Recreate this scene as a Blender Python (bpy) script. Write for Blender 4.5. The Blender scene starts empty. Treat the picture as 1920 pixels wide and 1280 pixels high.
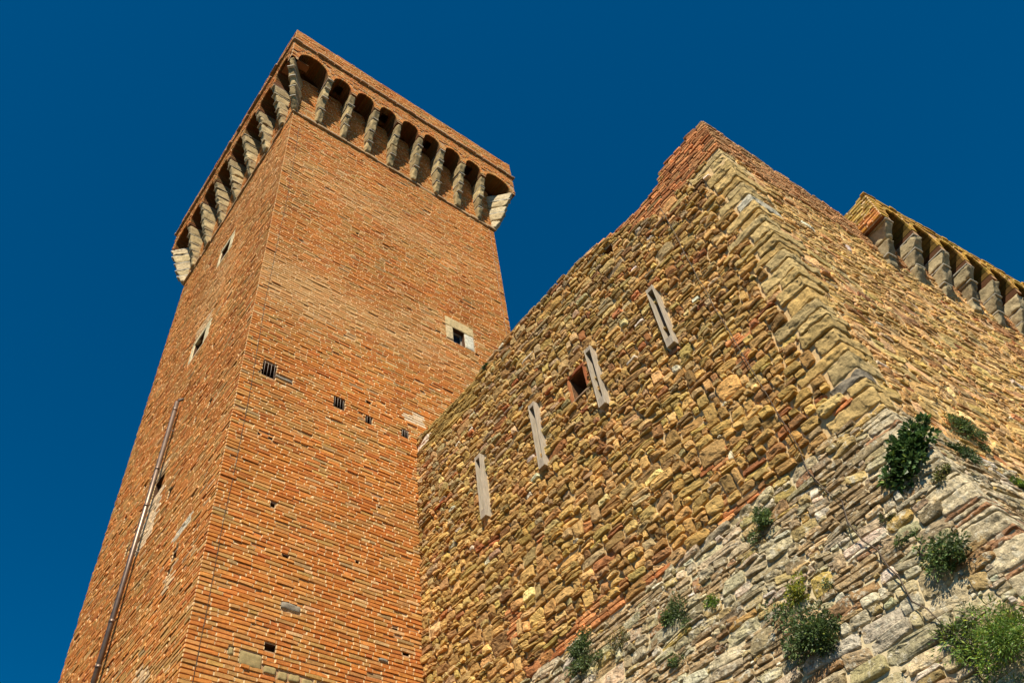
import bpy, math, random
import numpy as np
from mathutils import Matrix, Vector

scene = bpy.context.scene
C = scene.collection

# ------------------------------------------------------------------ camera
cam_d = bpy.data.cameras.new("camera")
cam = bpy.data.objects.new("camera", cam_d)
C.objects.link(cam)
RW = np.array([[0.79074392, -0.60292361, -0.10586394],
               [0.41739054, 0.6575462, -0.62723052],
               [0.44778252, 0.45179212, 0.77160527]])
m = Matrix(((RW[0][0], -RW[1][0], -RW[2][0], 0.0),
            (RW[0][1], -RW[1][1], -RW[2][1], 0.0),
            (RW[0][2], -RW[1][2], -RW[2][2], 1.6),
            (0, 0, 0, 1)))
cam.matrix_world = m
cam_d.sensor_width = 36.0
cam_d.lens = 30.763
cam_d.clip_start = 0.1
cam_d.clip_end = 3000.0
scene.camera = cam

# ------------------------------------------------------------------ sky, sun, exposure
SUN_EL = math.radians(53.0)
SUN_H = np.array([-0.695, -0.719])            # horizontal direction towards the sun
SUN_H = SUN_H / np.linalg.norm(SUN_H)
sdir = Vector((SUN_H[0] * math.cos(SUN_EL), SUN_H[1] * math.cos(SUN_EL), math.sin(SUN_EL)))
world = bpy.data.worlds.new("World")
scene.world = world
world.use_nodes = True
wn = world.node_tree
wn.nodes.clear()
sky = wn.nodes.new('ShaderNodeTexSky')
sky.sky_type = 'NISHITA'
sky.sun_disc = False
sky.sun_elevation = SUN_EL
sky.sun_rotation = math.atan2(SUN_H[0], SUN_H[1])
sky.altitude = 600
sky.air_density = 1.0
sky.dust_density = 0.0
sky.ozone_density = 6.0
hs = wn.nodes.new('ShaderNodeHueSaturation')
hs.inputs['Saturation'].default_value = 1.6
hs.inputs['Hue'].default_value = 0.492
hs.inputs['Value'].default_value = 0.76
bg = wn.nodes.new('ShaderNodeBackground')
bg.inputs['Strength'].default_value = 0.07
wo = wn.nodes.new('ShaderNodeOutputWorld')
wn.links.new(sky.outputs[0], hs.inputs['Color'])
wn.links.new(hs.outputs[0], bg.inputs['Color'])
wn.links.new(bg.outputs[0], wo.inputs['Surface'])

sun_d = bpy.data.lights.new("sun", 'SUN')
sun_d.energy = 5.0
sun_d.angle = math.radians(0.53)
sun_d.color = (1.0, 0.90, 0.70)
sun = bpy.data.objects.new("sun", sun_d)
C.objects.link(sun)
sun.rotation_euler = (-sdir).to_track_quat('-Z', 'Y').to_euler()
sun.location = (-20, -20, 40)

vs = scene.view_settings
vs.view_transform = 'Standard'
vs.look = 'None'
vs.exposure = 0.80
vs.gamma = 1.0

# ------------------------------------------------------------------ numeric helpers
rng = np.random.default_rng(7)
random.seed(7)


def hash3(ix, iy, iz, seed):
    h = (ix.astype(np.int64) * 374761393 + iy.astype(np.int64) * 668265263
         + iz.astype(np.int64) * 1440662683 + seed * 1274126177) & 0xffffffff
    h = ((h ^ (h >> 13)) * 1274126177) & 0xffffffff
    h = ((h ^ (h >> 16)) * 2246822519) & 0xffffffff
    h = h ^ (h >> 15)
    return h.astype(np.float64) / 4294967295.0


def vnoise(p, seed=0):
    p = np.asarray(p, float)
    i = np.floor(p)
    f = p - i
    f = f * f * (3 - 2 * f)
    i = i.astype(np.int64)
    out = 0
    for dx in (0, 1):
        for dy in (0, 1):
            for dz in (0, 1):
                w = (f[..., 0] if dx else 1 - f[..., 0]) * (f[..., 1] if dy else 1 - f[..., 1]) * (f[..., 2] if dz else 1 - f[..., 2])
                out = out + w * hash3(i[..., 0] + dx, i[..., 1] + dy, i[..., 2] + dz, seed)
    return out * 2 - 1


def n2(u, v, su, sv, seed=0):
    u = np.asarray(u, float); v = np.asarray(v, float)
    u, v = np.broadcast_arrays(u, v)
    return vnoise(np.stack([u * su, v * sv, np.zeros_like(u)], -1), seed)


def arr(*a):
    return np.array(a, float)


def unit(v):
    return v / np.linalg.norm(v)


class Frame:
    """a plane: origin, u, v, outward normal"""
    def __init__(s, O, U, V, N):
        s.O = np.array(O, float); s.U = unit(np.array(U, float)); s.V = unit(np.array(V, float)); s.N = unit(np.array(N, float))

    def pt(s, u, v, n):
        u = np.asarray(u, float)[..., None]; v = np.asarray(v, float)[..., None]; n = np.asarray(n, float)[..., None]
        return s.O + u * s.U + v * s.V + n * s.N


class MB:
    """mesh collector: vertices, faces, point colours, material slots, smooth flags"""
    def __init__(s):
        s.v = []; s.c = []; s.f = []; s.n = 0

    def add(s, verts, quads, col, mat=0, smooth=False):
        verts = np.asarray(verts, float).reshape(-1, 3)
        quads = np.asarray(quads, np.int64)
        col = np.asarray(col, float)
        if col.ndim == 1:
            col = np.broadcast_to(col, (len(verts), 3))
        s.v.append(verts); s.c.append(col)
        s.f.append((quads + s.n, mat, smooth))
        s.n += len(verts)

    def build(s, name, mats, parent=None):
        me = bpy.data.meshes.new(name)
        V = np.concatenate(s.v); Cc = np.concatenate(s.c)
        loops = []; tot = []; mi = []; sm = []
        for q, m_, sh in s.f:
            loops.append(q.ravel()); tot.append(np.full(len(q), q.shape[1])); mi.append(np.full(len(q), m_)); sm.append(np.full(len(q), sh))
        loops = np.concatenate(loops).astype(np.int32); tot = np.concatenate(tot).astype(np.int32)
        mi = np.concatenate(mi).astype(np.int32); sm = np.concatenate(sm).astype(bool)
        start = np.concatenate([[0], np.cumsum(tot)[:-1]]).astype(np.int32)
        me.vertices.add(len(V)); me.vertices.foreach_set('co', V.astype(np.float32).ravel())
        me.loops.add(len(loops)); me.loops.foreach_set('vertex_index', loops)
        me.polygons.add(len(tot)); me.polygons.foreach_set('loop_start', start); me.polygons.foreach_set('loop_total', tot)
        me.polygons.foreach_set('material_index', mi); me.polygons.foreach_set('use_smooth', sm)
        a = me.attributes.new('tint', 'FLOAT_COLOR', 'POINT')
        a.data.foreach_set('color', np.concatenate([Cc, np.ones((len(Cc), 1))], 1).astype(np.float32).ravel())
        me.update(calc_edges=True)
        me.validate()
        for k in (mats if isinstance(mats, (list, tuple)) else [mats]):
            me.materials.append(k)
        o = bpy.data.objects.new(name, me)
        C.objects.link(o)
        if parent is not None:
            o.parent = parent
            o.matrix_parent_inverse = Matrix.Translation(-Vector(parent.location))
        return o


def thing(name, label, cat, loc=(0, 0, 0), group=None):
    o = bpy.data.objects.new(name, None)
    o.empty_display_size = 0.2
    C.objects.link(o)
    o.location = loc
    tag(o, label, cat, group)
    return o


def tag(o, label, cat, group=None):
    o['label'] = label; o['category'] = cat
    if group:
        o['group'] = group


# ------------------------------------------------------------------ materials
def masonry(name, fine=40.0, bump=0.5, dist=0.006, rough=0.92, var=0.35, lichen=None):
    mt = bpy.data.materials.new(name)
    mt.use_nodes = True
    nt = mt.node_tree
    N = nt.nodes; L = nt.links
    b = N['Principled BSDF']
    b.inputs['Roughness'].default_value = rough
    b.inputs['Specular IOR Level'].default_value = 0.15
    at = N.new('ShaderNodeAttribute'); at.attribute_name = 'tint'
    geo = N.new('ShaderNodeNewGeometry')
    n1 = N.new('ShaderNodeTexNoise'); n1.inputs['Scale'].default_value = fine * 0.35; n1.inputs['Detail'].default_value = 6; n1.inputs['Roughness'].default_value = 0.7
    L.new(geo.outputs['Position'], n1.inputs['Vector'])
    mr = N.new('ShaderNodeMapRange'); mr.inputs['From Min'].default_value = 0.3; mr.inputs['From Max'].default_value = 0.7
    mr.inputs['To Min'].default_value = 1 - var; mr.inputs['To Max'].default_value = 1 + var
    L.new(n1.outputs['Fac'], mr.inputs['Value'])
    mul = N.new('ShaderNodeMix'); mul.data_type = 'RGBA'; mul.blend_type = 'MULTIPLY'; mul.inputs['Factor'].default_value = 1.0
    L.new(at.outputs['Color'], mul.inputs['A']); L.new(mr.outputs['Result'], mul.inputs['B'])
    col = mul.outputs['Result']
    if lichen:
        for (sc, lo, hi, rgb, amt, seed) in lichen:
            n3 = N.new('ShaderNodeTexNoise'); n3.noise_dimensions = '4D'; n3.inputs['W'].default_value = seed
            n3.inputs['Scale'].default_value = sc; n3.inputs['Detail'].default_value = 7; n3.inputs['Roughness'].default_value = 0.72
            L.new(geo.outputs['Position'], n3.inputs['Vector'])
            m2 = N.new('ShaderNodeMapRange'); m2.inputs['From Min'].default_value = lo; m2.inputs['From Max'].default_value = hi
            m2.inputs['To Min'].default_value = 0; m2.inputs['To Max'].default_value = amt
            L.new(n3.outputs['Fac'], m2.inputs['Value'])
            mx = N.new('ShaderNodeMix'); mx.data_type = 'RGBA'
            L.new(m2.outputs['Result'], mx.inputs['Factor']); L.new(col, mx.inputs['A']); mx.inputs['B'].default_value = (*rgb, 1)
            col = mx.outputs['Result']
    L.new(col, b.inputs['Base Color'])
    n4 = N.new('ShaderNodeTexNoise'); n4.inputs['Scale'].default_value = fine; n4.inputs['Detail'].default_value = 5; n4.inputs['Roughness'].default_value = 0.65
    L.new(geo.outputs['Position'], n4.inputs['Vector'])
    bp = N.new('ShaderNodeBump'); bp.inputs['Strength'].default_value = bump; bp.inputs['Distance'].default_value = dist
    L.new(n4.outputs['Fac'], bp.inputs['Height'])
    L.new(bp.outputs['Normal'], b.inputs['Normal'])
    return mt


def plain(name, rgb, rough=0.6, metal=0.0, noise=0.0, scale=20.0, stretch=None, spec=0.3, bump=0.0):
    mt = bpy.data.materials.new(name)
    mt.use_nodes = True
    nt = mt.node_tree; N = nt.nodes; L = nt.links
    b = N['Principled BSDF']
    b.inputs['Roughness'].default_value = rough; b.inputs['Metallic'].default_value = metal
    b.inputs['Specular IOR Level'].default_value = spec
    b.inputs['Base Color'].default_value = (*rgb, 1)
    if noise:
        tc = N.new('ShaderNodeNewGeometry')
        mp = N.new('ShaderNodeMapping')
        if stretch: mp.inputs['Scale'].default_value = stretch
        L.new(tc.outputs['Position'], mp.inputs['Vector'])
        n1 = N.new('ShaderNodeTexNoise'); n1.inputs['Scale'].default_value = scale; n1.inputs['Detail'].default_value = 6
        L.new(mp.outputs['Vector'], n1.inputs['Vector'])
        cr = N.new('ShaderNodeMapRange'); cr.inputs['From Min'].default_value = 0.3; cr.inputs['From Max'].default_value = 0.7
        cr.inputs['To Min'].default_value = 1 - noise; cr.inputs['To Max'].default_value = 1 + noise
        L.new(n1.outputs['Fac'], cr.inputs['Value'])
        mul = N.new('ShaderNodeMix'); mul.data_type = 'RGBA'; mul.blend_type = 'MULTIPLY'; mul.inputs['Factor'].default_value = 1.0
        mul.inputs['A'].default_value = (*rgb, 1); L.new(cr.outputs['Result'], mul.inputs['B'])
        L.new(mul.outputs['Result'], b.inputs['Base Color'])
        if bump:
            bp = N.new('ShaderNodeBump'); bp.inputs['Strength'].default_value = bump; bp.inputs['Distance'].default_value = 0.004
            L.new(n1.outputs['Fac'], bp.inputs['Height']); L.new(bp.outputs['Normal'], b.inputs['Normal'])
    return mt


M_BRICK = masonry('weathered_brick', fine=60, bump=0.45, dist=0.004, var=0.28)
M_MORTAR = masonry('lime_mortar', fine=70, bump=0.7, dist=0.006, var=0.22)
M_STONE = masonry('ochre_rubble', fine=32, bump=1.0, dist=0.02, var=0.45,
                  lichen=[(9, 0.60, 0.72, (0.30, 0.27, 0.17), 0.55, 3.1)])
M_SCARP = masonry('lichened_rubble', fine=34, bump=1.0, dist=0.022, var=0.5,
                  lichen=[(14, 0.54, 0.60, (0.55, 0.50, 0.39), 0.8, 1.7), (7, 0.60, 0.68, (0.42, 0.24, 0.05), 0.75, 8.3),
                          (24, 0.52, 0.58, (0.09, 0.07, 0.04), 0.55, 5.5), (60, 0.55, 0.62, (0.09, 0.07, 0.045), 0.5, 9.5)])
M_ASHLAR = masonry('tan_sandstone', fine=36, bump=0.9, dist=0.014, var=0.38)
M_CORBEL = masonry('grey_sandstone', fine=34, bump=0.9, dist=0.012, var=0.4,
                   lichen=[(11, 0.60, 0.7, (0.14, 0.12, 0.09), 0.6, 2.2)])
M_SLATE = masonry('pale_slate', fine=30, bump=0.4, dist=0.004, var=0.2)
M_LICHEN = masonry('lichen_brick', fine=50, bump=0.7, dist=0.008, var=0.35,
                   lichen=[(10, 0.47, 0.60, (0.50, 0.26, 0.03), 0.8, 4.4)])
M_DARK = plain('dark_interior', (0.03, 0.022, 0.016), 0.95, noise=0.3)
M_GLASS = plain('blue_glass', (0.012, 0.03, 0.045), 0.06, spec=0.6)
M_IRON = plain('iron_bar', (0.30, 0.25, 0.22), 0.7, 0.0)
M_PIPE = plain('brown_painted_metal', (0.16, 0.11, 0.085), 0.42, 0.6, noise=0.25, scale=9, spec=0.6)
M_CABLE = plain('dark_cable', (0.06, 0.038, 0.024), 0.6)
M_CABLE2 = plain('grey_cable', (0.16, 0.12, 0.09), 0.5, 0.3)
M_WOOD = plain('weathered_wood', (0.40, 0.34, 0.27), 0.8, noise=0.3, scale=14, stretch=(6, 6, 0.5), bump=0.6)
M_WOODD = plain('dark_weathered_wood', (0.30, 0.25, 0.20), 0.85, noise=0.35, scale=14, stretch=(6, 6, 0.5), bump=0.6)
M_GROUND = masonry('dry_ground', fine=3, bump=0.5, dist=0.03, var=0.3)

# ------------------------------------------------------------------ shape builders
QBOX = np.array([[4, 5, 6, 7], [0, 1, 5, 4], [1, 2, 6, 5], [2, 3, 7, 6], [3, 0, 4, 7]])


def warp(p, amp=0.012):
    """slow sag of the brick courses"""
    q = p * np.array([0.55, 0.55, 0.35])
    d = vnoise(q, 91) * amp + vnoise(q * 3.1, 92) * amp * 0.35
    p = p.copy(); p[..., 2] += d
    return p


def add_bricks(mb, fr, u0, u1, v0, v1, course=0.0661, holes=(), keep=None, colf=None, proud=0.020, sd=1, jit=1.0,
               joint=0.0155, stretch=(0.25, 0.125), ext0=0.0, ext1=0.0, wamp=0.012, mortar=True, mcol=(0.74, 0.54, 0.31), vbase=None):
    """real bricks laid in courses on a plane; bed joints stay open and dark, head joints are filled"""
    r = np.random.default_rng(sd)
    B = []
    base = v0 if vbase is None else vbase
    k0 = int(round((v0 - base) / course))
    nk = int((v1 - v0) / course + 0.5)
    for k in range(nk):
        z0 = base + (k + k0) * course; z1 = z0 + course
        u = u0 - ext0 - r.uniform(0, stretch[0]) * 0.5
        us = [u0 - ext0]
        while u < u1:
            w = stretch[0] if r.random() < 0.58 else stretch[1]
            w *= r.uniform(0.82, 1.15)
            u += w
            if u > u0 + 0.05 and u < u1 + ext1 - 0.05: us.append(u)
        us.append(u1 + ext1)
        segs = [(us[i], us[i + 1]) for i in range(len(us) - 1)]
        for (a0, a1, b0, b1) in holes:
            ov = min(z1, b1) - max(z0, b0)
            if ov < 0.35 * course: continue
            ns = []
            for (p, q) in segs:
                if q <= a0 or p >= a1: ns.append((p, q)); continue
                if a0 - p > 0.03: ns.append((p, a0))
                if q - a1 > 0.03: ns.append((a1, q))
            segs = ns
        for (p, q) in segs: B.append((p, q, z0, z1))
    if not B: return
    B = np.array(B)
    uc = (B[:, 0] + B[:, 1]) / 2; vc = (B[:, 2] + B[:, 3]) / 2
    if keep is not None:
        kk = keep(B); B = B[kk]; uc = uc[kk]; vc = vc[kk]
    n = len(B)
    if n == 0: return
    h = (B[:, 3] - B[:, 2])
    j = joint * r.uniform(0.75, 1.35, n)
    hj = 0.013 * r.uniform(0.5, 1.5, n)
    pu0 = B[:, 0] + hj * 0.5; pu1 = B[:, 1] - hj * 0.5
    if ext0: pu0 = np.where(B[:, 0] <= u0 - ext0 + 1e-6, B[:, 0], pu0)
    if ext1: pu1 = np.where(B[:, 1] >= u1 + ext1 - 1e-6, B[:, 1], pu1)
    z0 = B[:, 2] + j; z1 = B[:, 3] - r.uniform(0, 0.002, n)
    pr = proud * (1 + r.normal(0, 0.22, n) * jit)
    bad = r.random(n) < 0.03
    pr = np.where(bad, pr * r.uniform(0.0, 0.5, n), pr)      # eroded bricks
    e = 0.0035
    def J(s): return r.normal(0, s * jit, n)
    sl = J(0.0018)
    P = np.zeros((n, 8, 3))
    back = np.full(n, -0.004)
    for i, (a, b, nn) in enumerate([(pu0, z0, back), (pu1, z0, back), (pu1, z1, back), (pu0, z1, back)]):
        P[:, i] = np.stack([a, b, nn], -1)
    for i, (a, b) in enumerate([(pu0 + e, z0 + e), (pu1 - e, z0 + e), (pu1 - e, z1 - e * 0.6), (pu0 + e, z1 - e * 0.6)]):
        P[:, 4 + i] = np.stack([a + J(0.002), b + J(0.0022) + (sl if i in (0, 3) else -sl), pr + J(0.0018)], -1)
    W = fr.pt(P[..., 0], P[..., 1], P[..., 2])
    W = warp(W, wamp) if wamp else W
    cols = colf(uc if len(uc) == n else (B[:, 0] + B[:, 1]) / 2, vc, r)
    Q = (QBOX[None] + (np.arange(n) * 8)[:, None, None]).reshape(-1, 4)
    mb.add(W, Q, np.repeat(cols, 8, 0), 0, False)
    if mortar:
        # filled head joints: a mortar bar behind each brick, a little lower than its face
        md = proud * 0.80
        P2 = np.zeros((n, 8, 3))
        a0 = B[:, 0] - 0.001; a1 = B[:, 1] + 0.001
        for i, (a, b, nn) in enumerate([(a0, z0 + .002, 0 * z0 - .003), (a1, z0 + .002, 0 * z0 - .003), (a1, z1, 0 * z0 - .003), (a0, z1, 0 * z0 - .003)]):
            P2[:, i] = np.stack([a, b, nn], -1)
            P2[:, i + 4] = np.stack([a, b + (0.003 if i < 2 else -0.003), np.minimum(md, pr * 0.86 - .0012) + 0 * z0], -1)
        W2 = fr.pt(P2[..., 0], P2[..., 1], P2[..., 2])
        W2 = warp(W2, wamp) if wamp else W2
        mb.add(W2, Q, np.repeat(np.array(mcol)[None] * r.uniform(0.85, 1.12, (n, 1)), 8, 0), 1, False)


def add_backing(mb, fr, u0, u1, v0, top, holes=(), col=(0.50, 0.36, 0.23), mat=1, depth=0.35, n=0.0, incol=(0.30, 0.16, 0.08), step=0.5, wamp=0.0):
    """mortar plane with real recesses behind its openings; top is a number or a profile [(u, v)...]"""
    if np.isscalar(top): tp = [(u0, top), (u1, top)]
    else: tp = top
    tx = [p[0] for p in tp]; ty = [p[1] for p in tp]
    T = lambda u: float(np.interp(u, tx, ty))
    us = sorted(set([u0, u1] + [x for x in tx if u0 < x < u1] + [h[0] for h in holes if u0 < h[0] < u1] + [h[1] for h in holes if u0 < h[1] < u1]))
    V = []; Q = []
    def quad(pts):
        i = len(V); V.extend(pts); Q.append([i, i + 1, i + 2, i + 3])
    for a, b in zip(us[:-1], us[1:]):
        mid = (a + b) / 2
        hs_ = sorted([(h[2], h[3]) for h in holes if h[0] < mid < h[1]])
        lo = v0
        segs = []
        for (h0, h1) in hs_:
            segs.append((lo, lo, h0, h0)); lo = max(lo, h1)
        segs.append((lo, lo, T(a), T(b)))
        for (l0, l1, t0, t1) in segs:
            if min(t0, t1) <= l0: continue
            quad([fr.pt(a, l0, n), fr.pt(b, l1, n), fr.pt(b, t1, n), fr.pt(a, t0, n)])
    mb.add(np.array(V), np.array(Q), col, mat)
    for h in holes:
        a, b, c, d = h[:4]
        dp = h[4] if len(h) > 4 else depth
        V2 = []
        f = [(a, c), (b, c), (b, d), (a, d)]
        for (x, y) in f: V2.append(fr.pt(x, y, n))
        for (x, y) in f: V2.append(fr.pt(x, y, -dp))
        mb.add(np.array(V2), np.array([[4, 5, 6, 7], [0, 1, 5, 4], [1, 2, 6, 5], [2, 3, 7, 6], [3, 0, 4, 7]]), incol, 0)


class Rubble:
    """irregular coursed rubble; every stone a lumpy mesh of its own outline inside one wall mesh"""
    def __init__(s, seed):
        s.r = np.random.default_rng(seed); s.q = []; s.seed = seed

    def layout(s, u0, u1, v0, v1, hr=(0.07, 0.19), asp=(1.9, 0.42), amp=0.18, keep=None, umin=None, gap=0.006, tall=0.07, split=0.2,
               pexp=(3.5, 8.0), H=(0.03, 0.066), rough=0.95, kind=0, wmax=0.5):
        r = s.r
        rows = [v0]
        while rows[-1] < v1:
            rows.append(rows[-1] + r.uniform(*hr) ** 1.0)
        nz = s.seed * 17
        def bnd(k, u):
            hh = min(rows[min(k + 1, len(rows) - 1)] - rows[min(k, len(rows) - 2)], 0.2)
            return rows[k] + float(amp * hh * (n2(u, k * 7.3, 1.4, 1.0, nz) + 0.6 * n2(u, k * 3.1 + 50, 4.7, 1.0, nz + 1)))
        blocked = [[] for _ in range(len(rows) + 2)]
        for k in range(len(rows) - 1):
            h = rows[k + 1] - rows[k]
            vc = (rows[k] + rows[k + 1]) / 2
            u = (umin(rows[k], rows[k + 1]) if umin else u0)
            first = True
            while u < u1:
                hit = [b for b in blocked[k] if b[0] - 0.03 < u < b[1] - 0.005]
                if hit: u = hit[0][1]; continue
                w = h * math.exp(r.normal(math.log(asp[0]), asp[1]))
                w = min(max(w, 0.07), wmax)
                nb = [b[0] for b in blocked[k] if b[0] > u]
                if nb and u + w > min(nb) - 0.05: w = max(min(nb) - u, 0.04)
                if u + w > u1 - 0.05: w = u1 - u
                sl = r.uniform(-0.08, 0.08) * h
                kt = k + 1
                if r.random() < tall and k + 2 < len(rows) and w > 0.1 and h < 0.16:
                    kt = k + 2; blocked[k + 1].append((u, u + w))
                a, b = u, u + w
                bl, br = bnd(k, a), bnd(k, b); tl, tr = bnd(kt, a), bnd(kt, b)
                if kt == k + 1 and r.random() < split and h > 0.09:
                    t = r.uniform(0.35, 0.65); ml = bl + (tl - bl) * t; mr_ = br + (tr - br) * t + r.uniform(-.01, .01)
                    cells = [((a, bl), (b, br), (b, mr_), (a, ml)), ((a, ml), (b, mr_), (b, tr), (a, tl))]
                else:
                    cells = [((a, bl), (b, br), (b + sl, tr), (a + sl * (0 if first else 1), tl))]
                for cquad in cells:
                    cu = sum(p[0] for p in cquad) / 4; cv = sum(p[1] for p in cquad) / 4
                    if keep is not None and not keep(cu, cv): continue
                    g = gap * r.uniform(0.5, 1.5)
                    if rough > 0.75:
                        cq = np.array(cquad); cm = cq.mean(0); hq = abs(cq[3, 1] - cq[0, 1])
                        cquad = cq + (cm - cq) / np.maximum(np.linalg.norm(cm - cq, axis=1, keepdims=True), .01) * (r.random((4, 1)) ** 2 * 0.20 * hq) + r.normal(0, .025 * hq, (4, 2))
                    s.q.append((np.array(cquad), g, r.uniform(*pexp), r.uniform(*H), rough, kind))
                u = b; first = False

    def fill(s, u0, u1, v0, v1, ok, H=(0.012, 0.04), kind=0, cell=0.012, rough=.95):
        """wedge small stones into whatever mortar is left bare"""
        r = s.r
        nu = int((u1 - u0) / cell) + 1; nv = int((v1 - v0) / cell) + 1
        full = np.zeros((nu, nv), bool)
        for x in s.q:
            q = x[0]
            a0, b0 = q.min(0); a1, b1 = q.max(0)
            i0 = max(int((a0 - u0) / cell), 0); i1 = min(int((a1 - u0) / cell) + 2, nu); j0 = max(int((b0 - v0) / cell), 0); j1 = min(int((b1 - v0) / cell) + 2, nv)
            if i1 <= i0 or j1 <= j0: continue
            X = u0 + (np.arange(i0, i1) + .5)[:, None] * cell; Y = v0 + (np.arange(j0, j1) + .5)[None] * cell
            m_ = np.ones((i1 - i0, j1 - j0), bool)
            for k in range(4):
                p, n = q[k], q[(k + 1) % 4]
                m_ &= ((n[0] - p[0]) * (Y - p[1]) - (n[1] - p[1]) * (X - p[0])) > -1e-6
            full[i0:i1, j0:j1] |= m_
        for i in range(nu):
            for j in range(nv):
                if not full[i, j] and not ok(u0 + i * cell, v0 + j * cell): full[i, j] = True
        for (w, h) in ((.22, .10), (.16, .08), (.12, .065), (.10, .045), (.065, .05), (.05, .035), (.036, .036)):
            a, b = int(round(w / cell)), int(round(h / cell))
            I = np.zeros((nu + 1, nv + 1), int); I[1:, 1:] = full.cumsum(0).cumsum(1)
            S_ = I[a:, b:] - I[:-a, b:] - I[a:, :-b] + I[:-a, :-b]
            L = np.argwhere(S_ <= (1 if a * b > 40 else 0))
            r.shuffle(L)
            for (i, j) in L:
                if full[i:i + a, j:j + b].sum() > 1: continue
                full[i:i + a, j:j + b] = True
                x, y = u0 + i * cell, v0 + j * cell
                q = np.array([(x, y), (x + w, y), (x + w, y + h), (x, y + h)]) + r.normal(0, .006, (4, 2))
                s.q.append((q, .003, r.uniform(2.5, 6), r.uniform(*H), rough, kind))

    def emit(s, mb, fr, colf, mat=0, NN=30, drop=None):
        r = s.r
        q = s.q
        if drop is not None: q = [x for x in q if not drop(x[0].mean(0))]
        S = len(q)
        if S == 0: return
        Qd = np.stack([x[0] for x in q]); g = np.array([x[1] for x in q]); p = np.array([x[2] for x in q])
        H = np.array([x[3] for x in q]); ro = np.array([x[4] for x in q]); kd = np.array([x[5] for x in q])
        cen = Qd.mean(1)
        hw = np.linalg.norm((Qd[:, 1] + Qd[:, 2] - Qd[:, 0] - Qd[:, 3]) / 4, axis=1)
        hh = np.linalg.norm((Qd[:, 2] + Qd[:, 3] - Qd[:, 0] - Qd[:, 1]) / 4, axis=1)
        th = np.linspace(0, 2 * math.pi, NN, endpoint=False) + 0.13
        c, sn = np.cos(th), np.sin(th)
        # angles redistributed so long stones get points along their length
        ex = 2.0 / p[:, None]
        x = np.sign(c)[None] * np.abs(c)[None] ** ex
        y = np.sign(sn)[None] * np.abs(sn)[None] ** ex
        rad = np.ones((S, NN))
        for k in (2, 3, 4, 5, 7):
            rad += (0.032 / math.sqrt(k - 1)) * ro[:, None] * r.normal(0, 1, (S, 1)) * np.cos(k * th[None] + r.uniform(0, 6.28, (S, 1)))
        rad = np.minimum(rad, 1.06)
        x = x * rad; y = y * rad
        x = x * (1 - g / np.maximum(hw, 0.02))[:, None]; y = y * (1 - g / np.maximum(hh, 0.012))[:, None]
        ds = np.array([-0.02, 0.0, 0.05, 0.13, 0.26, 0.45, 0.72, 1.0]); fs = np.array([-0.5, 0.42, 0.82, 0.94, 0.99, 1.0, 1.0, 1.0])
        R = len(ds)
        hm = np.minimum(hw, hh)
        sx = 1 - ds[None] * (hm / hw)[:, None]; sy = 1 - ds[None] * (hm / hh)[:, None]
        X = x[:, None, :] * sx[:, :, None]; Y = y[:, None, :] * sy[:, :, None]
        a = (X + 1) / 2; b = (Y + 1) / 2
        P = (Qd[:, 0][:, None, None] * ((1 - a) * (1 - b))[..., None] + Qd[:, 1][:, None, None] * (a * (1 - b))[..., None]
             + Qd[:, 2][:, None, None] * (a * b)[..., None] + Qd[:, 3][:, None, None] * ((1 - a) * b)[..., None])
        u = P[..., 0]; v = P[..., 1]
        tilt = r.normal(0, 0.10, (S, 2)) * ro[:, None]
        tilt2 = r.normal(0, 0.20, (S, 2)) * ro[:, None]
        nn = H[:, None, None] * fs[None, :, None] + (fs > 0)[None, :, None] * (
            np.minimum(tilt[:, 0, None, None] * (u - cen[:, 0, None, None]) + tilt[:, 1, None, None] * (v - cen[:, 1, None, None]),
                       .01 + tilt2[:, 0, None, None] * (u - cen[:, 0, None, None]) + tilt2[:, 1, None, None] * (v - cen[:, 1, None, None])))
        off = r.uniform(0, 50, S)[:, None, None]
        A = np.stack([u * 7 + off, v * 9, np.zeros_like(u) + off], -1)
        Bn = np.stack([u * 20 + off, v * 27, np.zeros_like(u) - off], -1)
        nn = nn + (fs > 0.2)[None, :, None] * ro[:, None, None] * (0.012 * vnoise(A, 5) + 0.009 * vnoise(Bn, 6) + 0.006 * vnoise(Bn * 2.3, 7))
        du = 0.005 * vnoise(Bn * 0.8 + 3, 8) * ro[:, None, None]; dv = 0.005 * vnoise(Bn * 0.8 + 9, 9) * ro[:, None, None]
        W = fr.pt(u + du, v + dv, np.where(fs[None, :, None] > 0, np.maximum(nn, 0.002), nn))
        idx = np.arange(R * NN).reshape(R, NN)
        qs = np.stack([idx[:-1], np.roll(idx[:-1], -1, 1), np.roll(idx[1:], -1, 1), idx[1:]], -1).reshape(-1, 4)
        Q = (qs[None] + (np.arange(S) * R * NN)[:, None, None]).reshape(-1, 4)
        cols = colf(cen[:, 0], cen[:, 1], kd, hw, hh, r)
        mb.add(W, Q, np.repeat(cols, R * NN, 0), mat, False)


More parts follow.
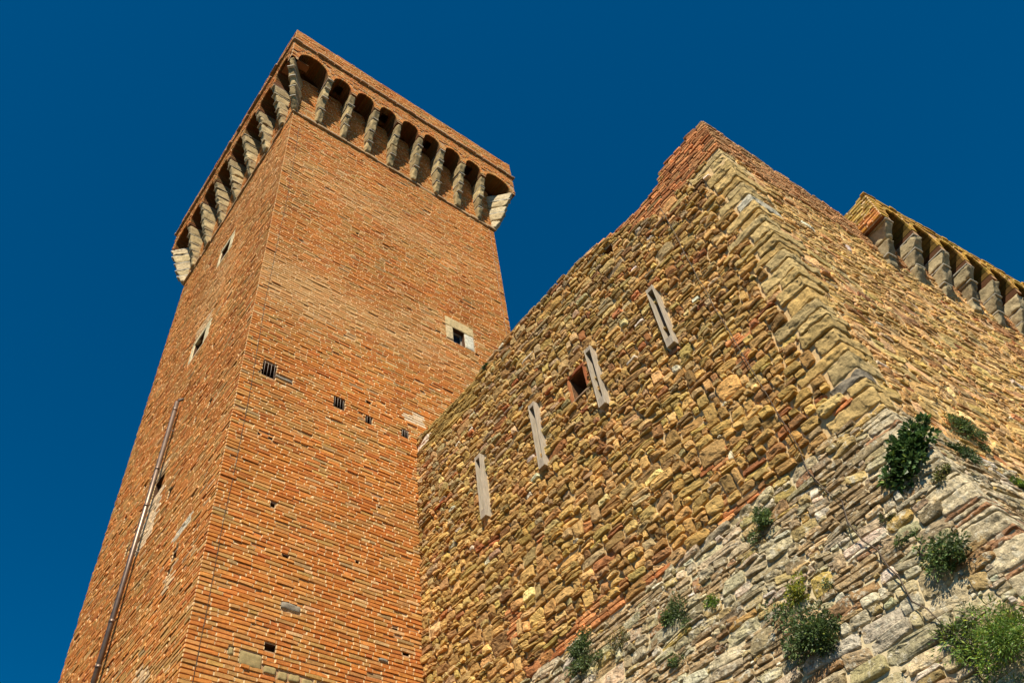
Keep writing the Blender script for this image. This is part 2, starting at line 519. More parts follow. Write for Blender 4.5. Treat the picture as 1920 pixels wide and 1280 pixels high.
def lump(mb, c8, col, rnd=0.03, amp=0.008, nf=9.0, sub=7, mat=0, seed=0, smooth=True):
    """rounded, worn block inside a hexahedron c8 (bottom 0-3, top 4-7)"""
    c8 = np.array(c8, float)
    lx = np.linalg.norm(c8[1] - c8[0]); ly = np.linalg.norm(c8[3] - c8[0]); lz = np.linalg.norm(c8[4] - c8[0])
    g = np.linspace(-1, 1, sub)
    # denser near the edges so the rounding reads
    g = np.sign(g) * np.abs(g) ** 0.75
    A, B = np.meshgrid(g, g, indexing='ij')
    one = np.ones_like(A)
    Vs = []; Qs = []; n = 0
    idx = np.arange(sub * sub).reshape(sub, sub)
    fq = np.stack([idx[:-1, :-1], idx[1:, :-1], idx[1:, 1:], idx[:-1, 1:]], -1).reshape(-1, 4)
    for ax in range(3):
        for sg in (-1, 1):
            p = [None, None, None]
            p[ax] = one * sg
            p[(ax + 1) % 3] = A; p[(ax + 2) % 3] = B
            Vs.append(np.stack(p, -1).reshape(-1, 3))
            q = fq if sg > 0 else fq[:, ::-1]
            Qs.append(q + n); n += sub * sub
    p = np.concatenate(Vs); Q = np.concatenate(Qs)
    half = np.array([lx, ly, lz]) / 2
    rr = min(rnd, half.min() * 0.9)
    pw = p * half
    inner = half - rr
    q = np.clip(pw, -inner, inner)
    d = pw - q
    L = np.linalg.norm(d, axis=1, keepdims=True)
    pw = np.where(L > 1e-9, q + d / np.maximum(L, 1e-9) * rr, pw)
    p = pw / half
    w = (p + 1) / 2
    a, b, c = w[:, 0:1], w[:, 1:2], w[:, 2:3]
    W = ((1 - c) * ((1 - b) * ((1 - a) * c8[0] + a * c8[1]) + b * ((1 - a) * c8[3] + a * c8[2]))
         + c * ((1 - b) * ((1 - a) * c8[4] + a * c8[5]) + b * ((1 - a) * c8[7] + a * c8[6])))
    nz = np.stack([vnoise(W * nf + seed * 3.7, 21), vnoise(W * nf + seed * 3.7 + 40, 22), vnoise(W * nf * np.array([1, 1, 1.6]) + seed * 3.7 + 80, 23)], -1)
    nz2 = np.stack([vnoise(W * nf * 3 + seed, 24), vnoise(W * nf * 3 + seed + 40, 25), vnoise(W * nf * 3 + seed + 80, 26)], -1)
    W = W + nz * amp + nz2 * amp * 0.45
    mb.add(W, Q, col, mat, smooth)


def hexa(fr, u0, u1, v0, v1, n0, n1, n0t=None, n1t=None):
    """block on a plane: bottom front depth n1, top front depth n1t"""
    n0t = n0 if n0t is None else n0t; n1t = n1 if n1t is None else n1t
    return [fr.pt(u0, v0, n0), fr.pt(u1, v0, n0), fr.pt(u1, v0, n1), fr.pt(u0, v0, n1),
            fr.pt(u0, v1, n0t), fr.pt(u1, v1, n0t), fr.pt(u1, v1, n1t), fr.pt(u0, v1, n1t)]


def box(mb, c8, col, mat=0):
    mb.add(np.array(c8), np.array([[0, 3, 2, 1], [4, 5, 6, 7], [0, 1, 5, 4], [1, 2, 6, 5], [2, 3, 7, 6], [3, 0, 4, 7]]), col, mat)


def tube(mb, pts, rad, col=(0.1, 0.1, 0.1), mat=0, ns=8):
    pts = np.array(pts, float); n = len(pts)
    rad = np.broadcast_to(np.array(rad, float), (n,))
    V = []
    for i in range(n):
        t = unit(pts[min(i + 1, n - 1)] - pts[max(i - 1, 0)])
        a = np.cross(t, arr(0, 0, 1) if abs(t[2]) < 0.9 else arr(1, 0, 0)); a = unit(a); b = np.cross(t, a)
        for k in range(ns):
            an = 2 * math.pi * k / ns
            V.append(pts[i] + rad[i] * (math.cos(an) * a + math.sin(an) * b))
    V.append(pts[0]); V.append(pts[-1])
    Q = []
    for i in range(n - 1):
        for k in range(ns):
            Q.append([i * ns + k, i * ns + (k + 1) % ns, (i + 1) * ns + (k + 1) % ns, (i + 1) * ns + k])
    mb.add(np.array(V), np.array(Q), col, mat, True)
    T = [[n * ns, (k + 1) % ns, k] for k in range(ns)] + [[n * ns + 1, (n - 1) * ns + k, (n - 1) * ns + (k + 1) % ns] for k in range(ns)]
    mb.f.append((np.array(T) + mb.n - len(V), mat, False))


# ------------------------------------------------------------------ main dimensions (metres)
XC, YC = 3.185, 9.69            # near corner of the tower
XR, YL = 9.60, 16.13            # its far corners
ZB = 23.3                       # foot of the corbels
XS, YQ = 6.705, 2.03            # stone wall plane, quoin corner
ZK = 7.24                       # top of the battered base
OVR = 0.65
OV = 0.55                       # overhang of the tower crown
COURSE = 0.0661

FR_TR = Frame((0, YC, 0), (1, 0, 0), (0, 0, 1), (0, -1, 0))     # tower right face, u = x
FR_TL = Frame((XC, 0, 0), (0, 1, 0), (0, 0, 1), (-1, 0, 0))     # tower left face, u = y
FR_SL = Frame((XS, 0, 0), (0, 1, 0), (0, 0, 1), (-1, 0, 0))     # stone wall left face, u = y
t3 = math.radians(-3.0); W1 = arr(math.cos(t3), math.sin(t3), 0); N1 = arr(math.sin(t3), -math.cos(t3), 0)
FR_SR = Frame((XS, YQ, 0), W1, (0, 0, 1), N1)                    # stone wall right face
t7 = math.radians(-7.0); W2 = arr(math.cos(t7), math.sin(t7), 0); N2 = arr(math.sin(t7), -math.cos(t7), 0)
B2 = arr(XS, YQ, 0) + 3.36 * W1
FR_BT = Frame(B2, W2, (0, 0, 1), N2)                             # corbelled stretch beyond it

# ------------------------------------------------------------------ ground
g = MB()
g.add([(-1500, -1500, 0), (1500, -1500, 0), (1500, 1500, 0), (-1500, 1500, 0)], [[0, 1, 2, 3]], (0.045, 0.042, 0.024))
go = g.build('ground', M_GROUND)
go['kind'] = 'structure'

# ------------------------------------------------------------------ brick tower
PAL = np.array([(0.52, 0.165, 0.030), (0.54, 0.205, 0.045), (0.50, 0.235, 0.065), (0.41, 0.115, 0.024), (0.42, 0.230, 0.066), (0.32, 0.215, 0.095), (0.60, 0.36, 0.15)]) * np.array([.96, 1.06, 1.28])


def gauss(u, v, cu, cv, su, sv):
    return np.exp(-((u - cu) / su) ** 2 - ((v - cv) / sv) ** 2)


def brick_cols(u, v, r, side):
    n = len(u)
    big = n2(u, v, 0.55, 0.8, 31 + side) + 0.6 * n2(u, v, 1.6, 2.6, 33 + side)
    P = np.tile(np.array([0.30, 0.27, 0.22, 0.08, 0.10, 0.012, 0.018]), (n, 1))
    P[:, 0] *= np.exp(0.7 * big); P[:, 4] *= np.exp(-0.9 * big); P[:, 2] *= np.exp(-0.8 * big)
    if side == 0:
        pale = 1.1 * gauss(u, v, 4.0, 16.1, 1.1, 0.9) + 0.9 * gauss(u, v, 6.4, 16.2, 1.6, 0.5) + 0.5 * gauss(u, v, 7.5, 17.3, 1.5, .4) + 0.6 * gauss(u, v, 6.0, 20.7, 3.0, 0.6) + 0.6 * gauss(u, v, 9.0, 14.6, 1.2, 0.8)
        red = 0.8 * gauss(u, v, 8.6, 19.0, 1.2, 1.3) + 0.5 * gauss(u, v, 6.0, 18.8, 2.0, 0.7)
    else:
        pale = 0.8 * gauss(u, v, 12.6, 19.0, 1.0, 1.0) + 0.35 * gauss(u, v, 11.5, 22.0, 2.5, 1.0)
        red = 0.6 * gauss(u, v, 13.5, 15.5, 2.0, 2.0)
    P[:, 6] += 0.3 * pale; P[:, 2] += 0.5 * pale; P[:, 3] += 0.25 * red
    P = np.maximum(P, 0); P /= P.sum(1, keepdims=True)
    k = (P.cumsum(1) < r.random((n, 1))).sum(1).clip(0, 6)
    c = PAL[k] * r.lognormal(0, 0.09, (n, 1))
    c = c * .75 + np.array([.48, .20, .06]) * .25
    c = c * (1 + r.normal(0, 0.03, (n, 3)))
    c = c * (1 + .10 * n2(u, v, 2.2, .22, 36 + side) + .07 * n2(u, v, .9, .9, 38 + side))[:, None]
    sm = np.clip(0.6 * pale, 0, 0.7)[:, None]
    c = c * (1 - sm) + np.array([0.58, 0.34, 0.15]) * sm
    if side == 0:
        pat = (u > 6.42) & (u < 6.9) & (v > 13.63) & (v < 13.95) & (v < 13.63 + (u - 6.2) * 0.9)
        c[pat] = np.array([0.68, 0.52, 0.36]) * r.uniform(0.85, 1.1, (pat.sum(), 1))
    else:
        p1 = (np.abs(u - (12.85 + 0.2 * (12.3 - v) * (v < 12.3))) < 0.36) & (v > 11.62) & (v < 12.80)
        p2 = (np.abs(u - 10.82 - (v - 10.58) * 0.3) < 0.34) & (np.abs(v - 10.58) < 0.09)
        p3 = (np.abs(u - 10.97) < 0.16) & (v > 9.48) & (v < 9.95)
        p4 = (np.abs(u - 12.8) < 0.42) & (v > 17.44) & (v < 17.86)
        p5 = (np.abs(u - 13.0) < 0.38) & (v > 13.30) & (v < 13.60)
        p6 = (np.abs(u - 11.2) < 0.3) & (v > 7.9) & (v < 8.5) & (r.random(n) < 0.6)
        c[p1] = np.array([0.72, 0.54, 0.36]) * r.uniform(0.85, 1.1, (p1.sum(), 1))
        c[p2] = np.array([0.62, 0.54, 0.42]) * r.uniform(0.8, 1.15, (p2.sum(), 1))
        for pp in (p3, p4, p5, p6): c[pp] = np.array([0.62, 0.42, 0.24]) * r.uniform(0.8, 1.1, (pp.sum(), 1))
    return np.clip(c, 0.01, 0.8)


tower = thing('brick_tower', 'tall square red brick tower with a corbelled crown at its top', 'tower', (XC, YC, 0))

ZLOW = 4.2
HR = [  # openings in the right face (u0, u1, v0, v1, depth)
    (7.78, 8.10, 16.92, 17.44, 0.32),
    (3.53, 3.79, 13.23, 13.56, 0.45), (4.92, 5.15, 13.21, 13.47, 0.45), (5.58, 5.72, 13.12, 13.33, 0.4), (6.35, 6.51, 13.17, 13.37, 0.4),
]
SMALLR = [(5.64, 13.70, .10, .06), (3.86, 11.86, .08, .05), (3.66, 11.86, .05, .05), (4.05, 10.55, .08, .07), (5.52, 10.05, .07, .06), (4.35, 9.72, .09, .05), (6.2, 9.1, .10, .05), (6.38, 8.75, .12, .05), (4.28, 8.24, .16, .10), (5.9, 11.3, .06, .05), (7.35, 16.98, .14, .06), (8.42, 16.88, .12, .06), (5.2, 19.2, .07, .05), (4.7, 21.4, .07, .05)]
HR += [(a - w / 2, a + w / 2, b - h / 2, b + h / 2, 0.10) for a, b, w, h in SMALLR]
HL = [
    (12.45, 12.95, 20.32, 20.88, 0.35), (12.52, 13.08, 16.75, 17.30, 0.35), (12.70, 13.19, 12.78, 13.28, 0.4),
    (13.74, 13.88, 21.27, 21.42, 0.3), (12.68, 12.82, 19.32, 19.46, 0.3), (11.52, 11.64, 17.86, 18.00, 0.3), (13.86, 13.99, 17.82, 17.95, 0.3),
    (11.59, 11.72, 15.75, 15.92, 0.3), (11.56, 11.68, 14.70, 14.86, 0.3), (10.92, 11.04, 13.42, 13.58, 0.3), (11.56, 11.68, 13.52, 13.68, 0.3),
    (12.00, 12.15, 12.10, 12.32, 0.3), (14.68, 14.82, 13.48, 13.64, 0.3), (13.80, 13.98, 12.10, 12.30, 0.3), (13.84, 13.97, 13.70, 13.86, 0.3),
    (10.86, 11.06, 10.02, 10.24, 0.35), (10.98, 11.10, 9.84, 9.94, 0.2), (13.75, 13.88, 15.25, 15.4, 0.3), (12.9, 13.0, 9.3, 9.42, .2), (12.2, 12.3, 8.75, 8.85, .2)]

bw = MB()
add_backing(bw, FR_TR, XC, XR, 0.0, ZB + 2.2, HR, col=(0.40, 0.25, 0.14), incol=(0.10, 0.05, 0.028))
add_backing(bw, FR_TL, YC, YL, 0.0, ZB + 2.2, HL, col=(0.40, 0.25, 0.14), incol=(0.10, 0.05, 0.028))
FRB1 = Frame((0, YL, 0), (1, 0, 0), (0, 0, 1), (0, 1, 0)); FRB2 = Frame((XR, 0, 0), (0, 1, 0), (0, 0, 1), (1, 0, 0))
for f_, a, b in ((FRB1, XC, XR), (FRB2, YC, YL)):
    add_backing(bw, f_, a, b, 0.0, ZB + 2.2, (), col=(0.45, 0.18, 0.07), mat=0)
FWR = [(7.57, 8.37, 16.92, 17.76)]          # stone window surrounds take the bricks' place
FWL = [(12.21, 13.06, 20.22, 21.02), (12.26, 13.25, 16.68, 17.42)]
BIGST = [(3.88, 4.19, 7.88, 8.10), (4.36, 4.66, 8.86, 8.98), (4.22, 4.40, 7.86, 7.98), (4.42, 4.56, 7.82, 7.95), (4.58, 4.74, 7.84, 7.96), (4.76, 4.94, 7.80, 7.94), (4.98, 5.14, 7.78, 7.94), (3.72, 3.80, 7.98, 8.10), (3.78, 4.11, 13.29, 13.35), (5.92, 6.08, 8.5, 8.57)]
add_bricks(bw, FR_TR, XC, XR, ZLOW, ZB - 0.06, COURSE, [h[:4] for h in HR] + FWR + BIGST, None, lambda u, v, r: brick_cols(u, v, r, 0), sd=11, ext0=0.012)
add_bricks(bw, FR_TL, YC, YL, ZLOW, ZB - 0.06, COURSE, [h[:4] for h in HL] + FWL, None, lambda u, v, r: brick_cols(u, v, r, 1), sd=12, ext0=0.012)
# upper wall behind the corbels
add_bricks(bw, FR_TR, XC, XR, ZB, ZB + 2.1, COURSE, [h[:4] for h in HR], None, lambda u, v, r: brick_cols(u, v, r, 0) * 0.97, sd=13, wamp=0.004)
add_bricks(bw, FR_TL, YC, YL, ZB, ZB + 2.1, COURSE, (), None, lambda u, v, r: brick_cols(u, v, r, 1), sd=14, wamp=0.004)
# odd stones set into the brickwork
for i, (a, b, c_, d) in enumerate(BIGST):
    colr = (0.30, 0.23, 0.11) if i not in (1, 8, 9) else (0.24, 0.21, 0.17)
    lump(bw, hexa(FR_TR, a + .006, b - .006, c_ + .006, d - .006, -0.03, 0.028), colr, 0.03 if i != 8 else .01, 0.008, 14, 8, seed=i)
bw.build('wall', [M_BRICK, M_MORTAR], tower)

# string course under the corbels
sc = MB()
def ledge_run(mb, fr, u0, u1, v0, v1, pr, sd, col, lo=0.25, hi=0.6, miss=0.0):
    r = np.random.default_rng(sd); u = u0
    while u < u1 - 0.02:
        w = min(r.uniform(lo, hi), u1 - u)
        if r.random() >= miss:
            lump(mb, hexa(fr, u + .004, u + w - .004, v0 + r.normal(0, .006), v1 + r.normal(0, .006), -.06, pr + r.normal(0, .012)),
                 np.array(col) * r.uniform(.8, 1.15), 0.015, 0.006, 9, 6, seed=sd + int(u * 10))
        u += w
ledge_run(sc, FR_TR, XC - .06, XR + .06, ZB - .06, ZB + .02, .065, 3, (.42, .28, .16))
ledge_run(sc, FR_TL, YC - .06, YL + .06, ZB - .06, ZB + .02, .065, 4, (.42, .28, .16))
sc.build('string_course', [M_ASHLAR], tower)

# corbels
Z_SP = 25.16
def corbel(parent, fr, u, v0, v1, hw, off, cols, slabcol, sd, nblk=4, wedge=False, slabs=True, m=None):
    r = np.random.default_rng(sd)
    mb = MB()
    hts = r.uniform(0.8, 1.2, nblk); hts = np.cumsum(hts / hts.sum()) * (v1 - v0) + v0
    lo = v0; n_prev = 0.09 if not wedge else .02
    sl = []
    for i in range(nblk):
        hi = hts[i]
        f1 = (hi - v0) / (v1 - v0)
        n_top = off * (0.16 + 0.84 * f1 ** 0.9) if not wedge else off * f1
        w = hw * r.uniform(0.82, 1.15)
        du = r.normal(0, .012)
        lump(mb, hexa(fr, u - w + du, u + w + du, lo + .006, hi - .028 if slabs else hi - .008, -.05, n_prev + r.normal(0, .012), None, n_top + r.normal(0, .012)),
             np.array(cols[i % len(cols)]) * r.uniform(.8, 1.15), 0.04 if not wedge else .022, 0.020, 9, 10, seed=sd + i)
        if slabs and (i < nblk - 1 or r.random() < .5) and r.random() < .85:
            sl.append((u - hw * r.uniform(.95, 1.12) + du, u + hw * r.uniform(.95, 1.12) + du, hi - .034, hi - .002, n_top + (r.uniform(.01, .045) if not wedge else .008)))
        n_prev = n_top * 0.98
        lo = hi
    o = mb.build('corbel', [m or M_CORBEL], parent)
    for (a, b, c_, d, n_) in sl:
        s2 = MB()
        lump(s2, hexa(fr, a, b, c_, d, -.04, n_), np.array(slabcol) * r.uniform(.85, 1.1), 0.008, 0.004, 10, 6, seed=sd + 5)
        s = s2.build('slab', [M_SLATE], o)
    return o

CC = [(.38, .28, .14), (.32, .235, .12), (.44, .33, .17), (.29, .215, .11)]
CL = [(.39, .295, .16), (.34, .255, .14), (.43, .335, .19)]
CRX = [3.83 + .745 * k for k in range(8)]
CLY = [10.21 + .88 * k for k in range(7)]
for k, x in enumerate(CRX):
    corbel(tower, FR_TR, x, ZB + .02, Z_SP, .086, OV - .02, CC, (.42, .40, .36), 100 + k)
for k, y in enumerate(CLY):
    corbel(tower, FR_TL, y, ZB + .02, Z_SP, .09, OV - .02, CL, (.40, .36, .28), 130 + k, nblk=5)
# diagonal corner corbels
for k, (cx, cy, dx, dy, cols) in enumerate([(XC, YC, -1, -1, CC), (XR, YC, 1, -1, [(.50, .41, .27), (.44, .34, .20)]), (XC, YL, -1, 1, [(.48, .38, .24), (.42, .33, .19)])]):
    nd = unit(arr(dx, dy, 0)); ud = arr(-nd[1], nd[0], 0)
    frc = Frame((cx, cy, 0), ud, (0, 0, 1), nd)
    corbel(tower, frc, 0.0, ZB + .02, Z_SP, .085, OV * 1.414 - .03, cols, (.55, .52, .46), 160 + k, nblk=5)

# arcade: arches carried by the corbels, with their vault soffits
def arch_z(u, a, b, sp, cr):
    t = np.clip((u - (a + b) / 2) / ((b - a) / 2), -1, 1)
    return sp + (cr - sp) * np.sqrt(np.maximum(1 - np.abs(t) ** 2.2, 0))

def arcade(parent, name, fr, u0, u1, arches, zlow, ztop, off, colf, sd, course=COURSE, mat=None, ring=0.10, holes=(), soffit_shade=.32):
    mb = MB()
    V = []; Q = []
    def quad(pts):
        i = len(V); V.extend(pts); Q.append([i, i + 1, i + 2, i + 3])
    cuts = [u0]
    V2 = []; Q2 = []; PU = []
    prev = u0
    NS = 16
    for ai, (a, b, sp, cr) in enumerate(arches):
        quad([fr.pt(prev, zlow, off), fr.pt(a, zlow, off), fr.pt(a, ztop, off), fr.pt(prev, ztop, off)])
        PU.append([fr.pt(prev, zlow, 0), fr.pt(a, zlow, 0), fr.pt(a, zlow, off), fr.pt(prev, zlow, off)])   # pier underside
        th = np.linspace(math.pi, 0, NS)
        uu = (a + b) / 2 + (b - a) / 2 * np.cos(th)
        zz = arch_z(uu, a, b, sp, cr)
        zz[0] = zlow; zz[-1] = zlow
        for i in range(NS - 1):
            quad([fr.pt(uu[i], zz[i], off), fr.pt(uu[i + 1], zz[i + 1], off), fr.pt(uu[i + 1], ztop, off), fr.pt(uu[i], ztop, off)])
            strips = [(off, -.01)]
            if ai in holes and a + .34 * (b - a) < (uu[i] + uu[i + 1]) / 2 < a + .72 * (b - a): strips = [(off, .36), (.10, -.01)]
            for (n0_, n1_) in strips:
                j = len(V2)
                V2.extend([fr.pt(uu[i], zz[i], n0_), fr.pt(uu[i], zz[i], n1_), fr.pt(uu[i + 1], zz[i + 1], n1_), fr.pt(uu[i + 1], zz[i + 1], n0_)])
                Q2.append([j, j + 1, j + 2, j + 3])
        prev = b
    quad([fr.pt(prev, zlow, off), fr.pt(u1, zlow, off), fr.pt(u1, ztop, off), fr.pt(prev, ztop, off)])
    PU.append([fr.pt(prev, zlow, 0), fr.pt(u1, zlow, 0), fr.pt(u1, zlow, off), fr.pt(prev, zlow, off)])
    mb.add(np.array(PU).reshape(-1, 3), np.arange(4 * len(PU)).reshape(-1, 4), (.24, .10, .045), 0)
    mb.add(np.array(V), np.array(Q), (.42, .25, .13), 1)
    # soffit bricks: long thin voussoirs running front to back, vault shade painted into their colour
    r = np.random.default_rng(sd + 1)
    mb.add(np.array(V2), np.array(Q2), (.11, .048, .022), 0)  # sheet behind the voussoirs, coloured dark for the vault's shade
    for ai, (a, b, sp, cr) in enumerate(arches):
        L = (b - a) * 1.5
        nv = max(int(L / 0.06), 6)
        th = np.linspace(math.pi * 0.985, math.pi * 0.015, nv + 1)
        cu = (a + b) / 2
        for i in range(nv):
            t0, t1 = th[i] - .012, th[i + 1] + .012
            pts = []
            for t in (t0, t1):
                u = cu + (b - a) / 2 * math.cos(t); z = float(arch_z(np.array(u), a, b, sp, cr))
                pts.append((u, z))
            cz = sp
            d = unit(arr((pts[0][0] + pts[1][0]) / 2 - cu, ((pts[0][1] + pts[1][1]) / 2 - cz) * 0.9 + 0.02))
            L_ = ring * r.uniform(.9, 1.1)
            i0 = [(p[0] - d[0] * .008, p[1] - d[1] * .008) for p in pts]
            o0 = [(p[0] + d[0] * L_, p[1] + d[1] * L_) for p in pts]
            nf = off + .012 + r.normal(0, .003)
            um_ = (pts[0][0] + pts[1][0]) / 2
            cv = colf(arr(cu), arr(sp), r)[0] * soffit_shade  # inner part darkened to paint in vault shade; front edge keeps brick colour
            spans = [(-.005, nf - .03, cv), (nf - .03, nf, cv / soffit_shade)]
            if ai in holes and a + .34 * (b - a) < um_ < a + .72 * (b - a): spans = [(-.005, .10, cv), (.36, nf - .03, cv), (nf - .03, nf, cv / soffit_shade)]
            for (n0_, n1_, cc) in spans:
                c8 = [fr.pt(i0[0][0], i0[0][1], n0_), fr.pt(i0[1][0], i0[1][1], n0_), fr.pt(i0[1][0], i0[1][1], n1_), fr.pt(i0[0][0], i0[0][1], n1_),
                      fr.pt(o0[0][0], o0[0][1], n0_), fr.pt(o0[1][0], o0[1][1], n0_), fr.pt(o0[1][0], o0[1][1], n1_), fr.pt(o0[0][0], o0[0][1], n1_)]
                box(mb, c8, cc, 0)
    def keep(B):
        uc = (B[:, 0] + B[:, 1]) / 2; ok = np.ones(len(B), bool)
        for (a, b, sp, cr) in arches:
            for uu in (B[:, 0] + .01, uc, B[:, 1] - .01):
                m_ = (uu > a - ring * .8) & (uu < b + ring * .8)
                z = arch_z(uu, a - ring, b + ring, sp - .03, cr + ring)
                ok &= ~(m_ & (B[:, 2] < z - .035))
        return ok
    add_bricks(mb, fr2(fr, off), u0, u1, zlow, ztop, course, (), keep, colf, sd=sd, stretch=(.2, .11), wamp=.004, mcol=(.58, .40, .24))
    return mb.build(name, [mat or M_BRICK, M_MORTAR], parent)

def fr2(fr, off):
    return Frame(fr.O + fr.N * off, fr.U, fr.V, fr.N)

def arches_for(cent, c0, c1, hw=.08):
    L = [(c0 + .20, cent[0] - hw, Z_SP + .12, 25.88)]
    for a, b in zip(cent[:-1], cent[1:]): L.append((a + hw, b - hw, Z_SP + .03, 25.62))
    L.append((cent[-1] + hw, c1 - .18, Z_SP + .03, 25.66))
    return L
ZLG = 26.20
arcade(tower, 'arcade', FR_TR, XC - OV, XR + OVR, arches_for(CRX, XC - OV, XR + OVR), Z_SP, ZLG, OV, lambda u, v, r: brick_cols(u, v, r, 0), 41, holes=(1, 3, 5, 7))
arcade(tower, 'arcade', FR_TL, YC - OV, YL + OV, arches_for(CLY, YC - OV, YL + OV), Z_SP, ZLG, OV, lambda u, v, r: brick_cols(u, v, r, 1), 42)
# crown sides turned away from the viewer, and the floor over the bays
cr = MB()
FRB1o = fr2(FRB1, OV); FRB2o = fr2(FRB2, OVR)
for f_, a, b in ((FRB1o, XC - OV, XR + OVR), (FRB2o, YC - OV, YL + OV)):
    add_backing(cr, f_, a, b, Z_SP, ZLG, (), col=(.45, .18, .07), mat=0)
x0, x1, y0, y1 = XC - OV, XR + OVR, YC - OV, YL + OV
cr.add([(x0, y0, ZLG - .02), (x1, y0, ZLG - .02), (x1, y1, ZLG - .02), (x0, y1, ZLG - .02)], [[0, 1, 2, 3]], (.3, .14, .07), 0)
cr.build('crown_floor', [M_BRICK, M_MORTAR], tower)
# parapet
ZP0, ZP1 = 26.25, 27.08
pp = MB()
FPR, FPL = fr2(FR_TR, OV), fr2(FR_TL, OV)
for f_, a, b, sd_, side in ((FPR, x0, x1, 51, 0), (FPL, y0, y1, 52, 1)):
    add_backing(pp, f_, a, b, ZP0 - .06, ZP1 - .01, (), col=(.42, .26, .14))
    add_bricks(pp, f_, a, b, ZP0 - .04, ZP1, COURSE, (), None, (lambda s_: lambda u, v, r: brick_cols(u, v, r, s_))(side), sd=sd_, ext0=.012, wamp=.006)
for f_, a, b in ((FRB1o, x0, x1), (FRB2o, y0, y1)):
    add_backing(pp, f_, a, b, ZP0 - .06, ZP1 - .01, (), col=(.45, .18, .07), mat=0)
pp.add([(x0, y0, ZP1 - .015), (x1, y0, ZP1 - .015), (x1, y1, ZP1 - .015), (x0, y1, ZP1 - .015)], [[0, 1, 2, 3]], (.4, .2, .1), 0)
pp.build('parapet', [M_BRICK, M_MORTAR], tower)
lg = MB()
ledge_run(lg, FPR, x0 - .07, x1 + .09, ZLG - .005, ZP0 + .01, .085, 61, (.36, .24, .15), .2, .45, 0)
ledge_run(lg, FPL, y0 - .07, y1 + .07, ZLG - .005, ZP0 + .01, .085, 62, (.36, .24, .15), .2, .45, 0)
lg.build('ledge', [M_ASHLAR], tower)

# windows with stone surrounds
def window(parent, fr, op, pieces, cols, pane_mat, depth, bars=0, sd=0, frame=True):
    a, b, c_, d = op
    mb = MB()
    if pane_mat is M_GLASS:
        V = [fr.pt(a, c_, -depth), fr.pt(b, c_, -depth), fr.pt(b, d, -depth), fr.pt(a, d, -depth)]
        mb.add(np.array(V), [[0, 1, 2, 3]], (.02, .03, .05))
        w = mb.build('window', [M_GLASS], parent)
        fm = MB(); t = .035
        for (p, q, r_, s_) in ((a, b, c_, c_ + t), (a, b, d - t, d), (a, a + t, c_ + t, d - t), (b - t, b, c_ + t, d - t)):
            box(fm, hexa(fr, p, q, r_, s_, -depth + .002, -depth + .04), (.5, .5, .5))
        fm.build('sash', [M_WOODD], w)
    else:
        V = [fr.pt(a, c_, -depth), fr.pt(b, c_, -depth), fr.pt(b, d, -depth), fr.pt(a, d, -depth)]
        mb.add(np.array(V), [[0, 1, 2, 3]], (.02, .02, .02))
        w = mb.build('window', [pane_mat], parent)
    for i, (p, q, r_, s_, nm) in enumerate(pieces):
        pm = MB()
        lump(pm, hexa(fr, p + .004, q - .004, r_ + .004, s_ - .004, -.30, .022), cols[i % len(cols)], .018, .005, 10, 9, seed=sd + i)
        pm.build(nm, [M_ASHLAR], w)
    return w
window(tower, FR_TR, (7.78, 8.10, 16.92, 17.44), [(7.57, 8.37, 17.44, 17.76, 'lintel'), (7.58, 7.78, 16.96, 17.43, 'jamb'), (8.10, 8.36, 16.92, 17.43, 'jamb')],
       [(.56, .42, .22), (.54, .42, .25), (.60, .56, .46)], M_GLASS, .14, sd=200)
window(tower, FR_TL, (12.45, 12.95, 20.32, 20.88), [(12.21, 13.06, 20.88, 21.02, 'lintel'), (12.21, 12.45, 20.32, 20.88, 'jamb'), (12.95, 13.06, 20.32, 20.88, 'jamb'), (12.25, 13.06, 20.22, 20.32, 'sill')],
       [(.62, .52, .33), (.60, .50, .32)], M_DARK, .33, sd=210)
window(tower, FR_TL, (12.52, 13.08, 16.75, 17.30), [(12.26, 13.25, 17.30, 17.42, 'lintel'), (12.26, 12.52, 16.75, 17.30, 'jamb'), (13.08, 13.24, 16.75, 17.30, 'jamb'), (12.4, 13.2, 16.68, 16.75, 'sill')],
       [(.62, .52, .33), (.60, .50, .32)], M_DARK, .33, sd=220)
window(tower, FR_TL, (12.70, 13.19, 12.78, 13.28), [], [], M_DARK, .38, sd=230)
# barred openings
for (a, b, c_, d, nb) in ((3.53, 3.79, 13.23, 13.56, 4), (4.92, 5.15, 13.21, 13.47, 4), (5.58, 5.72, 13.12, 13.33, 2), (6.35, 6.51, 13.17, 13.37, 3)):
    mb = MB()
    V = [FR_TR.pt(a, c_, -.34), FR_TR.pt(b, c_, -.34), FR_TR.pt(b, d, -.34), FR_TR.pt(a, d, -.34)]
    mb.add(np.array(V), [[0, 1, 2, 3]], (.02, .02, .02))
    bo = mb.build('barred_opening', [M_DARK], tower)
    for k in range(nb):
        u = a + (b - a) * (k + .6) / (nb + .2)
        tb = MB(); tube(tb, [FR_TR.pt(u, c_ - .02, .006), FR_TR.pt(u, d + .02, .006)], .003, (.3, .27, .25))
        tb.build('bar', [M_IRON], bo)

# ------------------------------------------------------------------ stone fortress
fort = thing('stone_fortress', 'rubble stone fortress wall with big corner quoins and battered base', 'fortress', (XS, YQ, 0))

TOPL = [(1.9, 13.42), (2.3, 13.45), (2.94, 13.38), (3.05, 13.27), (3.12, 13.08), (3.35, 13.02), (3.7, 13.04), (4.0, 13.10), (4.6, 13.25), (5.06, 13.34), (6.1, 13.36), (6.9, 13.42), (7.3, 13.30), (7.62, 13.22), (8.3, 13.20), (9.0, 13.25), (9.75, 13.35)]
topl = lambda u: float(np.interp(u, [p[0] for p in TOPL], [p[1] for p in TOPL]))

